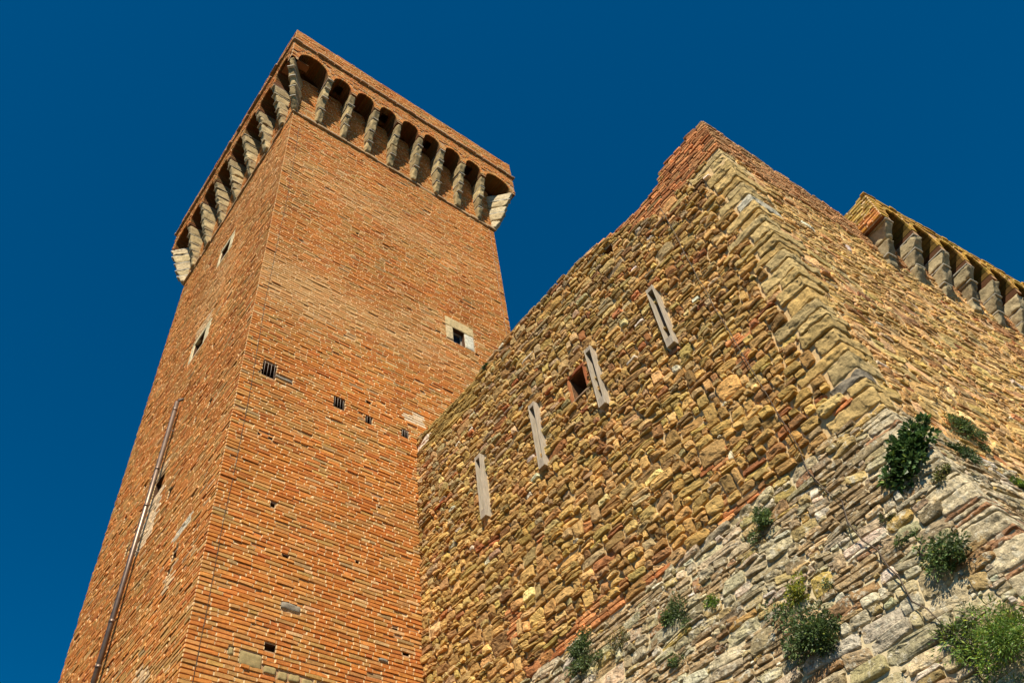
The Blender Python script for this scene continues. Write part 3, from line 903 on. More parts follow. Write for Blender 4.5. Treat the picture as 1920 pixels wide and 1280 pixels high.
# quoins: (z0, z1, length on left face, length on right face)
qr = np.random.default_rng(5)
quoins = []
z = ZK + .02
k = 0
while z < 12.42:
    h = qr.uniform(.10, .24)
    if z + h > 12.36: h = 12.49 - z
    la, lb = (qr.uniform(.36, .62), qr.uniform(.22, .34)) if k % 2 == 0 else (qr.uniform(.20, .34), qr.uniform(.4, .65))
    quoins.append((z, z + h, la, lb)); z += h; k += 1
QC = [(.47, .325, .135), (.41, .285, .115), (.50, .36, .16), (.40, .295, .14), (.46, .30, .11)]
for i, (a, b, la, lb) in enumerate(quoins):
    mb = MB()
    p = .024 + qr.normal(0, .010)
    o = arr(XS, YQ, 0) + arr(-1, 0, 0) * p + N1 * p
    ya = arr(0, 1, 0)
    g_ = .013
    tw = qr.normal(0, .012)
    def P_(s, t, zz): return o + ya * s + W1 * t + arr(0, 0, zz)
    c8 = [P_(0, 0, a + g_), P_(0, lb + p, a + g_), P_(la + p, lb + p, a + g_), P_(la + p, 0, a + g_ + tw), P_(0, 0, b - .003), P_(0, lb + p, b - .003), P_(la + p, lb + p, b - .003), P_(la + p, 0, b - .003 + tw)]
    colq = np.array(QC[i % 5]) * qr.uniform(.85, 1.12)
    if abs((a + b) / 2 - 11.2) < .1: colq = np.array((.46, .42, .33))
    if i == 2: colq = np.array((.20, .17, .13))
    lump(mb, c8, colq, .024, .016, 10, 24, seed=300 + i, smooth=False)
    # break the single block into two in some courses so that the long side shows a joint
    mb.build('quoin', [M_ASHLAR], fort)
def q_at(v0, v1, side):
    m_ = 0.0
    for (a, b, la, lb) in quoins:
        if min(v1, b) - max(v0, a) > .3 * min(v1 - v0, b - a): m_ = max(m_, la if side == 0 else lb)
    return m_

STC = np.array([(.46, .285, .090), (.40, .240, .075), (.50, .315, .105), (.34, .200, .068), (.43, .290, .115), (.39, .285, .140), (.36, .150, .055), (.64, .54, .38), (.53, .350, .135), (.30, .165, .060)]) * np.array([1.0, .99, 1.08])

def stone_cols(u, v, kd, hw, hh, r, warm=0.0, grey=0.0):
    n = len(u)
    P = np.tile(np.array([.30, .22, .16, .09, .08, .03, .035, .008, .06, .07]), (n, 1))
    gy = np.clip(np.asarray(grey) * np.ones(n), 0, 1)
    P[:, 5] += .35 * gy; P[:, 4] += .35 * gy; P[:, 0] *= (1 - .5 * gy); P[:, 2] *= (1 - .4 * gy)
    wm = np.clip(np.asarray(warm) * np.ones(n), 0, 1)
    P[:, 0] += .3 * wm; P[:, 2] += .35 * wm; P[:, 8] += .3 * wm; P[:, 3] *= 1 - .6 * wm
    P /= P.sum(1, keepdims=True)
    k = (P.cumsum(1) < r.random((n, 1))).sum(1).clip(0, 9)
    c = STC[k] * r.lognormal(0, .17, (n, 1)) * (1 + r.normal(0, .05, (n, 3)))
    b = kd == 1                                    # brick pieces
    c[b] = np.array([.42, .15, .055]) * r.lognormal(0, .35, (b.sum(), 1)) + np.array([.04, .05, .025]) * r.uniform(0, 2.2, (b.sum(), 1))
    b = kd == 2                                    # yellow lichened slabs
    c[b] = np.array([.36, .25, .085]) * r.lognormal(0, .25, (b.sum(), 1))
    b = kd == 3                                    # brown weathered brick slabs
    c[b] = np.array([.26, .16, .10]) * r.lognormal(0, .3, (b.sum(), 1)) + np.array([.05, .05, .04]) * r.uniform(0, 1, (b.sum(), 1))
    return np.clip(c, .01, .8)

def zone_l(u, v):
    """which masonry: 0 rubble, 1 red brick cap and patches, 2 lichened slabs"""
    nz = float(n2(u, v, 1.3, 2.0, 71)) + .5 * float(n2(u, v, 5, 5, 72))
    t = topl(u)
    if u < 3.5 and v > 12.5 + .06 * nz: return 1
    if u < 4.6 and v > t - (.42 - .34 * (u - 3.5)) + .12 * nz: return 1
    if 7.75 < u < 9.35 and v > t - .62 + .1 * nz: return 2
    if v > t - .14 - .05 * nz: return 3
    if v < ZK + .14 + .30 * nz and 2.3 < u < 7.6: return 1
    if v < 8.4 and nz > .95: return 1
    if 2.95 < u < 3.12 and 8.75 < v < 9.35: return 1
    return 0

CHN = [(7.87, 10.07, 11.33), (6.48, 9.97, 11.27), (5.155, 10.03, 11.24), (3.835, 9.95, 11.19)]
HWL = [(5.40, 5.70, 10.66, 11.12, .5), (4.24, 4.42, 12.72, 12.93, .4)] + [(y - .063, y + .063, a + .01, b - .01, .2) for y, a, b in CHN]
FWS = (5.34, 5.75, 10.59, 11.20)
def in_fix(u, v):
    if FWS[0] < u < FWS[1] and FWS[2] < v < FWS[3]: return True
    for (y, a, b) in CHN:
        if abs(u - y) < .115 and a - .02 < v < b + .02: return True
    h = HWL[1]
    if h[0] - .02 < u < h[1] + .02 and h[2] - .03 < v < h[3] + .02: return True
    return False

sw = MB()
TB = [(p[0], p[1] - .05) for p in TOPL]; TB[0] = (YQ, TB[0][1]); TB[-1] = (YC, TB[-1][1])
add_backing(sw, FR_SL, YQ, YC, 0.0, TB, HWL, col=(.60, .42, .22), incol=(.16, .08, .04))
rb = Rubble(101)
um = lambda a, b: YQ + .03 + q_at(a, b, 0)
inside = lambda u, v: v < topl(u) - .015 and not in_fix(u, v)
rb.layout(YQ, YC - .01, ZK + .02, 10.2, hr=(.07, .155), asp=(1.6, .38), keep=lambda u, v: inside(u, v) and zone_l(u, v) == 0, umin=um)
rb.layout(YQ, YC - .01, 10.2, 13.5, hr=(.055, .115), asp=(1.85, .42), keep=lambda u, v: inside(u, v) and zone_l(u, v) == 0, umin=um)
rb.layout(YQ - .012, YC - .01, ZK + .02, 13.5, hr=(.052, .07), asp=(3.3, .35), amp=.15, keep=lambda u, v: inside(u, v) and zone_l(u, v) == 1 and (v > 12.48 or u > YQ + .03 + q_at(v - .03, v + .03, 0)), gap=.006, tall=0, split=0, pexp=(5, 9), H=(.018, .034), rough=.45, kind=1, wmax=.3)
rb.layout(YQ, YC - .01, 12.3, 13.5, hr=(.04, .06), asp=(4.5, .4), amp=.15, keep=lambda u, v: inside(u, v) and zone_l(u, v) == 2, gap=.005, tall=0, split=0, pexp=(4, 8), H=(.02, .05), rough=.6, kind=2, wmax=.4)
rb.layout(YQ, YC - .01, 12.3, 13.6, hr=(.045, .075), asp=(4.0, .4), amp=.15, keep=lambda u, v: inside(u, v) and zone_l(u, v) == 3, gap=.005, tall=0, split=0, pexp=(3.5, 6), H=(.03, .07), rough=.8, kind=0, wmax=.4)
rb.fill(YQ + .25, YC, ZK + .02, 13.3, lambda u, v: inside(u, v) and v < topl(u) - .06 and u > YQ + .03 + (q_at(v - .02, v + .02, 0) if v < 12.48 else 0))
rb.emit(sw, FR_SL, lambda u, v, kd, hw, hh, r: stone_cols(u, v, kd, hw, hh, r, grey=np.clip((v - 10.3) / 2.2, 0, 1) * np.clip((u - 2.6) / 2.5, 0, 1)))
# top and inner side of the wall
V = []
Q = []
for i in range(len(TB) - 1):
    (a, za), (b, zb) = TB[i], TB[i + 1]
    j = len(V); V += [FR_SL.pt(a, za, 0), FR_SL.pt(b, zb, 0), FR_SL.pt(b, zb, -.8), FR_SL.pt(a, za, -.8)]; Q.append([j, j + 1, j + 2, j + 3])
    j = len(V); V += [FR_SL.pt(a, 0, -.8), FR_SL.pt(b, 0, -.8), FR_SL.pt(b, zb, -.8), FR_SL.pt(a, za, -.8)]; Q.append([j, j + 1, j + 2, j + 3])
sw.add(np.array(V), np.array(Q), (.36, .27, .15), 1)
sw.build('wall', [M_STONE, M_MORTAR], fort)

# right-hand face
sr = MB()
TR_ = [(0, 13.38), (.8, 13.34), (1.5, 13.33), (2.2, 13.30), (2.8, 13.33), (3.36, 13.34)]
topr = lambda u: float(np.interp(u, [p[0] for p in TR_], [p[1] for p in TR_]))
add_backing(sr, FR_SR, 0, 3.36, 0.0, TR_, (), col=(.60, .44, .24))
add_backing(sr, FR_BT, 0, 9.0, 0.0, 13.3, (), col=(.52, .38, .22))
rr_ = Rubble(102)
umr = lambda a, b: .03 + q_at(a, b, 1)
def zone_r(u, v):
    nz = float(n2(u, v, 1.0, 2.0, 81)) + .5 * float(n2(u, v, 4, 5, 82))
    if v > 12.55 + .22 * nz: return 1
    if v > 11.2 and nz > .65: return 1
    return 0
rr_.layout(0, 3.36, ZK + .02, 13.45, hr=(.05, .13), asp=(2.5, .45), keep=lambda u, v: v < topr(u) and zone_r(u, v) == 0, umin=umr, H=(.006, .024), gap=.006, rough=.8)
rr_.layout(-.012, 3.36, ZK + .02, 13.45, hr=(.052, .075), asp=(3.3, .4), amp=.15, keep=lambda u, v: v < topr(u) and zone_r(u, v) == 1 and (v > 12.48 or u > .03 + q_at(v - .03, v + .03, 1)), gap=.006, tall=0, split=0, pexp=(4.5, 8), H=(.018, .036), rough=.5, kind=1, wmax=.3)
pinkish = lambda u, v, kd, hw, hh, r: np.where((kd == 1)[:, None], stone_cols(u, v, kd, hw, hh, r) * .5 + np.array([.24, .15, .075]), stone_cols(u, v, kd, hw, hh, r, warm=.7) * np.array([1.2, 1.2, 1.3]))
rr_.fill(.2, 3.36, ZK + .02, 13.25, lambda u, v: u > .03 + (q_at(v - .02, v + .02, 1) if v < 12.48 else 0), H=(.006, .02))
rr_.emit(sr, FR_SR, pinkish)
rr2 = Rubble(103)
rr2.layout(0.0, 9.0, ZK - .3, 12.75, hr=(.05, .13), asp=(2.5, .45), keep=lambda u, v: zone_r(u + 3.4, v) == 0, H=(.006, .024), gap=.006, rough=.8)
rr2.layout(0.0, 9.0, ZK - .3, 13.3, hr=(.052, .075), asp=(3.3, .4), amp=.15, keep=lambda u, v: zone_r(u + 3.4, v) == 1, gap=.006, tall=0, split=0, pexp=(4.5, 8), H=(.018, .036), rough=.5, kind=1, wmax=.3)
rr2.emit(sr, FR_BT, pinkish)
V = [FR_SR.pt(0, 13.33, 0), FR_SR.pt(3.36, 13.30, 0), FR_SR.pt(3.36, 13.30, -.8), FR_SR.pt(0, 13.33, -.8)]
sr.add(np.array(V), [[0, 1, 2, 3]], (.36, .27, .15), 1)
sr.build('wall', [M_STONE, M_MORTAR], fort)

# corbelled parapet on the far stretch
BO = .42
bcor = [.16 + .665 * k for k in range(13)]
BC = [(.33, .27, .165), (.28, .225, .14), (.37, .30, .185)]
for k, s_ in enumerate(bcor):
    corbel(fort, FR_BT, s_ + .085, 12.16, 13.02, .095, BO - .005, BC, (.34, .315, .27), 400 + k, nblk=3, wedge=True)
lich = lambda u, v, r: np.array([.44, .235, .06])[None] * r.lognormal(0, .25, (np.size(u), 1)) + np.array([.03, .07, .0]) * r.uniform(0, 1, (np.size(u), 1))
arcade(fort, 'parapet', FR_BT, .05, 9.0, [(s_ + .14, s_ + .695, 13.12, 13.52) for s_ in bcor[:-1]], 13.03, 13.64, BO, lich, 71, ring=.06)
pe = MB()
FR_PE = Frame(B2 + W2 * .05, -N2, (0, 0, 1), -W2)       # its visible end, u from back to front is negative
add_backing(pe, FR_PE, -BO, .5, 12.98, 13.62, (), col=(.40, .28, .14))
add_bricks(pe, FR_PE, -BO - .01, .45, 13.0, 13.66, .06, (), None, lambda u, v, r: np.where((v > 13.25)[:, None], np.array([.34, .25, .08]), np.array([.42, .18, .07])) * r.lognormal(0, .3, (len(u), 1)), sd=73, proud=.02, wamp=.004, jit=1.6)
V = [FR_BT.pt(.05, 13.63, BO), FR_BT.pt(9, 13.63, BO), FR_BT.pt(9, 13.63, -.6), FR_BT.pt(.05, 13.63, -.6)]
pe.add(np.array(V), [[0, 1, 2, 3]], (.4, .24, .06), 0)
V = [FR_BT.pt(.05, 13.0, -.5), FR_BT.pt(9, 13.0, -.5), FR_BT.pt(9, 13.63, -.5), FR_BT.pt(.05, 13.63, -.5)]
pe.add(np.array(V), [[0, 1, 2, 3]], (.4, .24, .12), 0)
pe.build('parapet_end', [M_LICHEN, M_MORTAR], fort)
cp = MB()
ledge_run(cp, fr2(FR_BT, BO), .0, 9.0, 13.63, 13.69, .03, 77, (.46, .27, .05), .15, .35, 0)
cp.build('coping', [M_LICHEN], fort)

# brick-framed square opening in the left face
sq = MB()
BRK = (.27, .085, .035)
a, b, c_, d = HWL[0][:4]
lump(sq, hexa(FR_SL, a - .06, b + .06, d + .004, d + .06, -.2, .035), BRK, .012, .006, 12, 8, seed=1)
lump(sq, hexa(FR_SL, a - .065, a - .004, c_ - .02, d, -.2, .032), (.30, .10, .04), .012, .006, 12, 8, seed=2)
lump(sq, hexa(FR_SL, b + .004, b + .055, c_ - .02, d, -.2, .035), (.34, .13, .05), .012, .006, 12, 8, seed=3)
lump(sq, hexa(FR_SL, a - .06, b + .06, c_ - .065, c_ - .022, -.2, .05), (.28, .19, .12), .012, .006, 12, 8, seed=4)
sq.build('brick_surround', [M_BRICK], fort)

# ------------------------------------------------------------------ battered base
KB = .25
VL = unit(arr(KB, 0, 1)); NL = unit(arr(-1, 0, KB))
FR_BL = Frame((XS, 0, ZK), (0, 1, 0), VL, NL)
KR = .253
VR = unit(-N1 * KR + arr(0, 0, 1)); NR = unit(N1 + arr(0, 0, KR))
FR_BR = Frame(arr(XS, YQ, ZK), W1, VR, NR)
EL = .24 * VL[2]; ER = (KB * math.cos(t3) + .24 * math.sin(-t3) * -1) * VR[2]
DV = -6.2
SCC = np.array([(.46, .385, .25), (.40, .325, .20), (.50, .425, .29), (.34, .27, .165), (.64, .57, .45), (.43, .32, .15), (.50, .35, .12), (.34, .20, .10), (.30, .235, .145)]) * np.array([.88, .86, .84])
def scarp_cols(u, v, kd, hw, hh, r):
    n = len(u)
    P = np.array([.22, .18, .17, .11, .09, .09, .05, .05, .04]); P = P / P.sum()
    k = r.choice(9, n, p=P)
    c = SCC[k] * r.lognormal(0, .15, (n, 1)) * (1 + r.normal(0, .04, (n, 3)))
    b = kd == 3
    c[b] = np.array([.30, .20, .105]) * r.lognormal(0, .3, (b.sum(), 1)) + np.array([.07, .065, .042]) * r.uniform(0, 1, (b.sum(), 1))
    b = kd == 1
    c[b] = np.array([.45, .17, .06]) * r.lognormal(0, .25, (b.sum(), 1))
    return np.clip(c, .01, .8)
def zone_b(u, v):
    nz = float(n2(u, v, 1.5, 3.0, 85)) + .5 * float(n2(u, v, 5, 6, 86))
    return 3 if nz > .55 else 0

sb = MB()
# mortar sheets, trimmed to the sloping corner edge
def edge_u(fr, v, e, u_base): return u_base + e * v
vv = np.linspace(DV, 0, 8)
for fr, ub, e, far in ((FR_BL, YQ, EL, YC), (FR_BR, 0.0, ER, 9.0)):
    V = []; Q = []
    for v in vv:
        V += [fr.pt(ub + e * v, v, 0), fr.pt(far, v, 0)]
    for i in range(len(vv) - 1): Q.append([2 * i, 2 * i + 1, 2 * i + 3, 2 * i + 2])
    sb.add(np.array(V), np.array(Q), (.50, .41, .26), 1)
for fr, ub, e, far, sd_, mx in ((FR_BL, YQ, EL, YC - .1, 104, 1.0), (FR_BR, 0.0, ER, 7.0, 105, 1.0)):
    rs = Rubble(sd_)
    um_ = lambda a, b, ub=ub, e=e: ub + e * (a + b) / 2 + .02
    ok = lambda u, v, ub=ub, e=e: u > ub + e * v + .28
    rs.layout(ub - 1.6, far, DV, -.03, hr=(.055, .19), asp=(2.0, .42), keep=lambda u, v, ok=ok: ok(u, v) and zone_b(u, v) == 0, umin=um_, H=(.02, .045), gap=.003, wmax=.6, rough=1.0)
    rs.layout(ub - 1.6, far, DV, -.03, hr=(.045, .075), asp=(4.0, .4), amp=.25, keep=lambda u, v, ok=ok: ok(u, v) and zone_b(u, v) == 3, umin=um_, gap=.006, tall=.03, split=0, pexp=(4, 8), H=(.015, .04), rough=.7, kind=3, wmax=.45)
    rs.fill(ub - .3, min(far, 7.3), -3.4, -.03, ok, H=(.012, .035))
    rs.emit(sb, fr, scarp_cols, NN=28)
sb.build('scarp', [M_SCARP, M_MORTAR], fort)
# its corner: slabs, bricks and blocks alternately long on each face
er = np.random.default_rng(9)
ED = arr(-KB, -.24, -1.0)
zz = 0.02; i = 0
while zz < 5.6:
    h = er.choice([er.uniform(.04, .07), er.uniform(.05, .08), er.uniform(.05, .09), er.uniform(.12, .22)])
    la, lb = (er.uniform(.36, .6), er.uniform(.26, .36)) if i % 2 == 0 else (er.uniform(.26, .36), er.uniform(.36, .5))
    o0 = arr(XS, YQ, ZK) + ED * (zz + h - .006) + arr(-.022, -.022, 0); o1 = arr(XS, YQ, ZK) + ED * zz + arr(-.022, -.022, 0)
    ya = arr(0, 1, 0)
    c8 = [o0, o0 + W1 * lb, o0 + W1 * lb + ya * la, o0 + ya * la, o1, o1 + W1 * lb, o1 + W1 * lb + ya * la, o1 + ya * la]
    mb = MB()
    colr = (np.array([.32, .17, .09]) if h < .1 and er.random() < .6 else np.array([.46, .38, .25])) * er.uniform(.8, 1.15)
    if i == 0: colr = np.array([.52, .34, .12])
    lump(mb, c8, colr, .016 if h < .1 else .03, .016, 10, 22, seed=600 + i, smooth=False)
    mb.build('corner_block', [M_SCARP], fort)
    zz += h; i += 1

# ------------------------------------------------------------------ wooden channels on the stone wall
def channel(y, z0, z1, label):
    t = thing('wooden_channel', label, 'wooden channel', (XS, y, z0), 'wooden channels on the stone wall')
    w = .064; nb, nf = -.16, .115
    F = FR_SL
    for s_ in (-1, 1):
        mb = MB(); e0 = y + s_ * w; e1 = y + s_ * (w - .015)
        box(mb, hexa(F, min(e0, e1), max(e0, e1), z0, z1, nb, nf), (.5, .5, .5)); mb.build('rail', [M_WOOD], t)
    mb = MB(); box(mb, hexa(F, y - w + .016, y + w - .016, z0 + .15, z1 - .08, nb, nb + .03), (.5, .5, .5)); mb.build('back_board', [M_WOODD], t)
    mb = MB(); box(mb, hexa(F, y - w + .016, y + w - .016, z0 + .002, z0 + .148, nb, nf - .004), (.5, .5, .5)); mb.build('end_block', [M_WOODD], t)
    mb = MB(); box(mb, hexa(F, y - w + .016, y + w - .016, z1 - .075, z1 - .002, nb, nf - .004), (.5, .5, .5)); mb.build('end_block', [M_WOODD], t)
    return t
channel(7.87, 10.07, 11.33, 'lowest wooden channel in the picture, nearest the brick tower')
channel(6.48, 9.97, 11.27, 'wooden channel between the one nearest the tower and the square hole')
channel(5.155, 10.03, 11.24, 'wooden channel right beside the square brick-framed hole')
channel(3.835, 9.95, 11.19, 'highest wooden channel in the picture, nearest the quoined corner')

# ------------------------------------------------------------------ pipe on the tower's left face
P0 = arr(3.065, 13.27, 7.2); P1 = arr(3.065, 12.81, 15.12)
pt = thing('metal_pipe', 'long thin brown metal pipe standing against the left brick face', 'pipe', tuple(P0))
mb = MB(); tube(mb, [P0, P0 + (P1 - P0) * .5, P1], .043, (.1, .1, .1), ns=14); mb.build('tube', [M_PIPE], pt)
dv = unit(P1 - P0); LEN = np.linalg.norm(P1 - P0)
for s_ in (2.28, 3.05, 5.35, 6.2, 7.72):
    mb = MB(); tube(mb, [P0 + dv * (s_ - .03), P0 + dv * (s_ + .03)], .047, (.1, .1, .1), ns=14); mb.build('collar', [M_PIPE], pt)
for s_ in (1.5, 4.4, 7.2):
    mb = MB(); q = P0 + dv * s_; tube(mb, [q, arr(XC + .02, q[1], q[2])], .012, (.1, .1, .1)); mb.build('bracket', [M_IRON], pt)
mb = MB(); tube(mb, [P1, P1 + arr(.02, 0, .07), P1 + arr(.09, -.02, .12), P1 + arr(.16, -.03, .11)], [.035, .035, .03, .028], (.1, .1, .1), ns=10); mb.build('elbow', [M_CABLE], pt)

# ------------------------------------------------------------------ cables
cb = MB()
cr_ = np.random.default_rng(3)
zs = np.linspace(5.0, 22.6, 60)
tube(cb, [FR_TR.pt(3.35 + .035 * float(n2(z, 0, .25, 1, 55)) + .012 * float(n2(z, 3, 1.3, 1, 56)) + (.05 if z > 15 else 0) * min((z - 15) / 4, 1), z, .028) for z in zs], .0034, ns=6)
o = cb.build('cable', [M_CABLE]); tag(o, 'dark cable running down the right brick face beside the tower corner', 'cable', 'cables on the walls')
cb = MB()
zs = np.linspace(17.5, 23.2, 20)
tube(cb, [FR_TR.pt(9.43 + .01 * float(n2(z, 7, 1, 1, 57)), z, .03) for z in zs], .0045, ns=6)
o = cb.build('cable', [M_CABLE2]); tag(o, 'thin grey cable along the far right edge of the brick tower', 'cable', 'cables on the walls')
cb = MB()
KP = [(3.24, 12.62), (3.2, 11.91), (3.19, 11.12), (3.15, 10.4), (3.12, 9.76), (3.08, 9.04), (3.03, 8.4), (2.99, 7.9), (2.96, 7.45)]
ks = np.linspace(0, len(KP) - 1, 50)
pts = []
for s_ in ks:
    y = np.interp(s_, range(len(KP)), [p[0] for p in KP]); z = np.interp(s_, range(len(KP)), [p[1] for p in KP])
    pts.append(FR_SL.pt(y - .045 + .01 * float(n2(z, 1, 3, 1, 58)), z - .08, .075))
for (y, z) in [(2.93, 7.1), (2.87, 6.85), (2.80, 6.62), (2.72, 6.42), (2.69, 6.1), (2.64, 5.9), (2.55, 5.72), (2.52, 5.5), (2.45, 5.36), (2.42, 5.1), (2.33, 4.95), (2.26, 4.75), (2.2, 4.62), (2.16, 4.3)]:
    v = (z - ZK) / VL[2]
    pts.append(FR_BL.pt(y + .012 * cr_.normal(), v, .07 + .015 * cr_.normal()))
tube(cb, pts, [.0048] * 50 + [.0065] * 14, ns=6)
o = cb.build('cable', [M_CABLE]); tag(o, 'dark cable hanging down the stone wall and across the battered base', 'cable', 'cables on the walls')

# ------------------------------------------------------------------ plants growing from the masonry
def leaf_mat(name, rough=.5):
    mt = bpy.data.materials.new(name); mt.use_nodes = True
    nt = mt.node_tree; N = nt.nodes; L = nt.links
    b = N['Principled BSDF']; b.inputs['Roughness'].default_value = rough; b.inputs['Specular IOR Level'].default_value = .35
    at = N.new('ShaderNodeAttribute'); at.attribute_name = 'tint'
    L.new(at.outputs['Color'], b.inputs['Base Color'])
    tr = N.new('ShaderNodeBsdfTranslucent'); L.new(at.outputs['Color'], tr.inputs['Color'])
    mx = N.new('ShaderNodeMixShader'); mx.inputs[0].default_value = .25
    L.new(b.outputs[0], mx.inputs[1]); L.new(tr.outputs[0], mx.inputs[2]); L.new(mx.outputs[0], N['Material Output'].inputs['Surface'])
    return mt
M_LEAF = leaf_mat('green_leaf')
M_TWIG = plain('twig', (.12, .09, .05), .8)

def leaves(mb, P, D, size, asp, cols, r):
    n = len(P)
    up = r.normal(0, 1, (n, 3)); D = D / np.linalg.norm(D, axis=1, keepdims=True)
    S = np.cross(D, up); S /= np.maximum(np.linalg.norm(S, axis=1, keepdims=True), 1e-6)
    Nn = np.cross(S, D)
    L = size * r.uniform(.6, 1.3, (n, 1)); Wd = L * asp
    V = np.stack([P, P + D * L * .45 + S * Wd * .5 + Nn * L * .06, P + D * L - Nn * L * .12, P + D * L * .45 - S * Wd * .5 + Nn * L * .06], 1)
    Q = np.arange(n * 4).reshape(n, 4)
    mb.add(V, Q, np.repeat(cols, 4, 0), 0, False)

def plant(fr, u, v, ru, rv, depth, nl0, size, asp, base, label, cat='plant', name='wall_shrub', sd=0, droop=-.3, stems=8, spread=1.0, up=.0, yellow=0.1, shear=0.0):
    r = np.random.default_rng(1000 + sd)
    nleaf = int(nl0 * 2.6)
    o = thing(name, label, cat, tuple(fr.pt(u, v, 0)), 'plants growing from the old masonry')
    root = fr.pt(u, v + rv * up, 0.02)
    # clumps give an uneven outline with gaps
    nc = max(6, int(6 + nleaf / 150))
    ca, cb_ = np.clip(r.normal(0, .5, nc), -1.25, 1.25), np.clip(r.normal(0, .5, nc), -1.25, 1.25)
    cu = ca * ru; cv = (cb_ + shear * ca) * rv; cn = r.uniform(.15, 1.0, nc) * depth
    cs = r.uniform(.16, .46, nc)
    which = r.integers(0, nc, nleaf)
    d = r.normal(0, 1, (nleaf, 3)); d /= np.linalg.norm(d, axis=1, keepdims=True)
    rad = r.uniform(0, 1, (nleaf, 1)) ** .5
    loc = d * rad * cs[which][:, None] * np.array([ru, rv, max(depth, .05)])[None] * 1.25
    pu = u + cu[which] + loc[:, 0]; pv = v + cv[which] + loc[:, 1]; pn = np.maximum(cn[which] + loc[:, 2], .02)
    P = fr.pt(pu, pv, pn)
    D = d[:, 0:1] * fr.U + d[:, 1:2] * fr.V + (d[:, 2:3] * .6 + .35) * fr.N + arr(0, 0, droop)
    tone = r.lognormal(0, .3, (nleaf, 1)) * np.exp(r.normal(0, .22, nc))[which][:, None]
    cols = np.array(base)[None] * tone
    yl = r.random(nleaf) < yellow
    cols[yl] = cols[yl] * np.array([2.0, 1.5, .8])
    mb = MB(); leaves(mb, P, D, size, asp, np.clip(cols, .004, .5), r); mb.build('foliage', [M_LEAF], o)
    st = MB()
    for k in range(min(stems, nc)):
        e = fr.pt(u + cu[k], v + cv[k], cn[k]); mid = (root + e) / 2 + r.normal(0, .02, 3)
        tube(st, [root, mid, e], [.006, .004, .0025], ns=5)
        for q in range(2):
            e2 = e + r.normal(0, .5, 3) * np.array([ru, ru, rv]) * .45
            tube(st, [e, (e + e2) / 2 + r.normal(0, .01, 3), e2], [.0025, .002, .001], ns=4)
    st.build('stem', [M_TWIG], o)
    return o

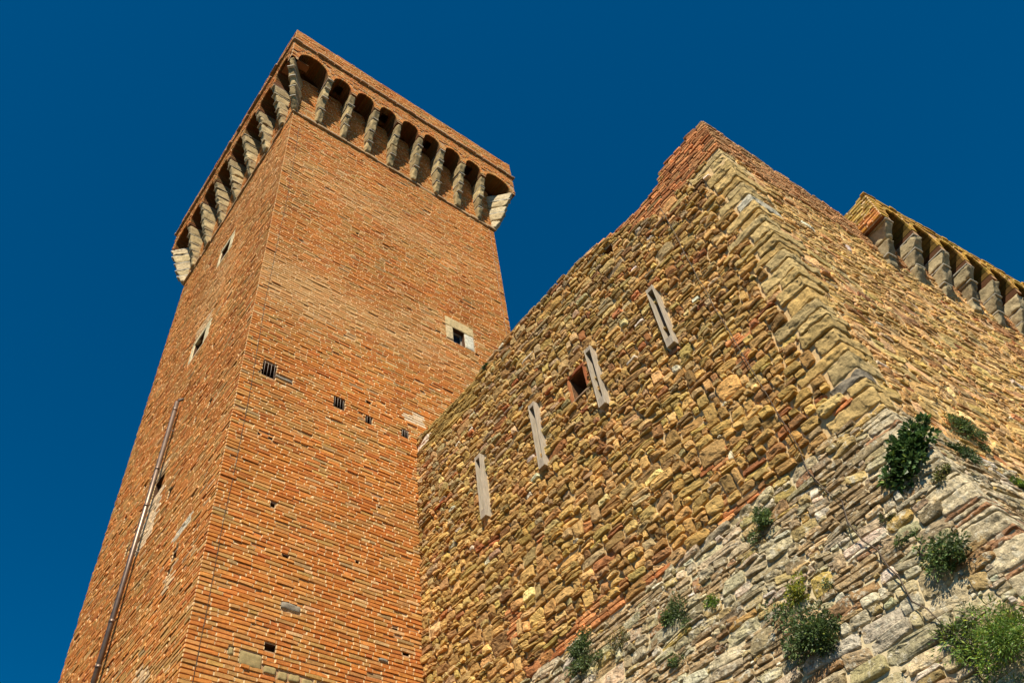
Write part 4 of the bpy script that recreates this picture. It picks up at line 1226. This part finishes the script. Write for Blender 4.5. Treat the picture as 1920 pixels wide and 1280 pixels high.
def bl(y, z): return y, (z - ZK) / VL[2]
DG = (.045, .085, .026); MG = (.085, .135, .042); YG = (.17, .21, .04); BG = (.12, .21, .038)
PL = [
    (FR_BL, *bl(1.93, 6.44), .24, .19, .13, 760, .05, .75, (.055, .105, .03), 'dark broad-leaved ivy clump hanging over the corner of the base', 'ivy', 'ivy', 1, .1),
    (FR_BL, *bl(2.14, 6.33), .12, .16, .08, 520, .024, .5, (.06, .08, .03), 'small-leaved trailing plant just below the dark ivy clump', 'plant', 'trailing_plant', 2, .15),
    (FR_BR, .68, -.46, .24, .10, .09, 520, .026, .5, DG, 'low green plant right of the ivy on the corner ledge', 'plant', 'ledge_plant', 3, .1),
    (FR_SR, 1.55, 7.62, .45, .14, .10, 700, .03, .4, MG, 'flat green shrub at the foot of the right-hand wall', 'shrub', 'wall_shrub', 4, .1),
    (FR_BL, *bl(3.60, 6.87), .12, .15, .13, 560, .026, .5, MG, 'round leafy shrub hanging from the top of the base, below the cable', 'shrub', 'wall_shrub', 5, .08),
    (FR_BL, *bl(4.87, 6.60), .14, .21, .13, 620, .028, .45, MG, 'tall leafy shrub in the middle of the battered base', 'shrub', 'wall_shrub', 6, .06),
    (FR_BL, *bl(2.04, 5.33), .15, .15, .14, 760, .028, .5, MG, 'spiky round shrub on the base below the ivy', 'shrub', 'wall_shrub', 7, .1),
    (FR_BL, *bl(3.37, 5.42), .23, .27, .18, 1500, .03, .5, (.07, .11, .036), 'largest shrub on the base, dense and hanging low', 'shrub', 'wall_shrub', 8, .06),
    (FR_BL, *bl(3.36, 5.86), .15, .13, .10, 480, .026, .5, YG, 'yellowish shrub directly above the largest dark shrub', 'shrub', 'wall_shrub', 9, .4),
    (FR_BL, *bl(6.42, 7.06), .17, .17, .13, 560, .03, .5, MG, 'upper of two shrubs at the left end of the base', 'shrub', 'wall_shrub', 10, .05),
    (FR_BL, *bl(6.30, 6.80), .19, .14, .12, 460, .03, .45, (.075, .11, .04), 'lower of two shrubs at the left end of the base', 'shrub', 'wall_shrub', 11, .08),
    (FR_BL, *bl(1.93, 4.46), .24, .24, .22, 1700, .035, .22, BG, 'bright green grassy bush in the bottom right corner of the picture', 'bush', 'grassy_bush', 12, .25),
    (FR_BL, *bl(2.20, 4.62), .12, .17, .10, 520, .03, .3, (.06, .085, .03), 'thin dark green plant left of the bright grassy bush', 'plant', 'wall_plant', 13, .1),
    (FR_BL, *bl(4.38, 6.40), .08, .08, .06, 170, .028, .45, BG, 'tiny bright tuft right of the tall leafy shrub', 'tuft', 'wall_tuft', 14, .2),
    (FR_BL, *bl(4.95, 6.05), .08, .07, .06, 150, .026, .45, MG, 'tiny tuft below the tall leafy shrub', 'tuft', 'wall_tuft', 15, .2),
    (FR_BL, *bl(1.79, 6.02), .08, .09, .06, 170, .024, .4, (.10, .12, .035), 'thin tuft on the corner edge below the ivy', 'tuft', 'wall_tuft', 16, .3),
    (FR_BL, *bl(2.32, 5.70), .09, .08, .05, 150, .022, .45, MG, 'small tuft beside the cable, left of the spiky round shrub', 'tuft', 'wall_tuft', 17, .15),
    (FR_BL, *bl(2.38, 5.98), .07, .06, .05, 120, .022, .45, (.07, .085, .03), 'small tuft on the base halfway from the ivy to the cable', 'tuft', 'wall_tuft', 18, .2),
    (FR_BR, 1.50, -.58, .13, .08, .07, 220, .03, .4, BG, 'bright green tuft on the right face of the base', 'tuft', 'wall_tuft', 19, .2),
    (FR_BL, *bl(5.75, 6.78), .14, .10, .07, 180, .026, .4, (.09, .10, .04), 'sparse dry plant between the left end shrubs and the tall shrub', 'plant', 'wall_plant', 20, .3),
    (FR_SL, 7.50, 13.20, .10, .07, .06, 140, .035, .5, DG, 'small plant on top of the stone wall against the tower', 'plant', 'wall_plant', 21, .05),
    (FR_BL, *bl(3.08, 5.75), .05, .06, .05, 90, .02, .45, MG, 'very small tuft right of the yellowish shrub', 'tuft', 'wall_tuft', 22, .15),
]
for (fr, u, v, ru, rv, dp, nl, sz, asp, base, lab, cat, nm, sd_, yl) in PL:
    plant(fr, u, v, ru, rv, dp, nl, sz, asp, base, lab, cat, nm, sd_, yellow=yl, shear={1: -.6, 2: -.7, 3: .4, 8: .3, 9: -.6}.get(sd_, 0))
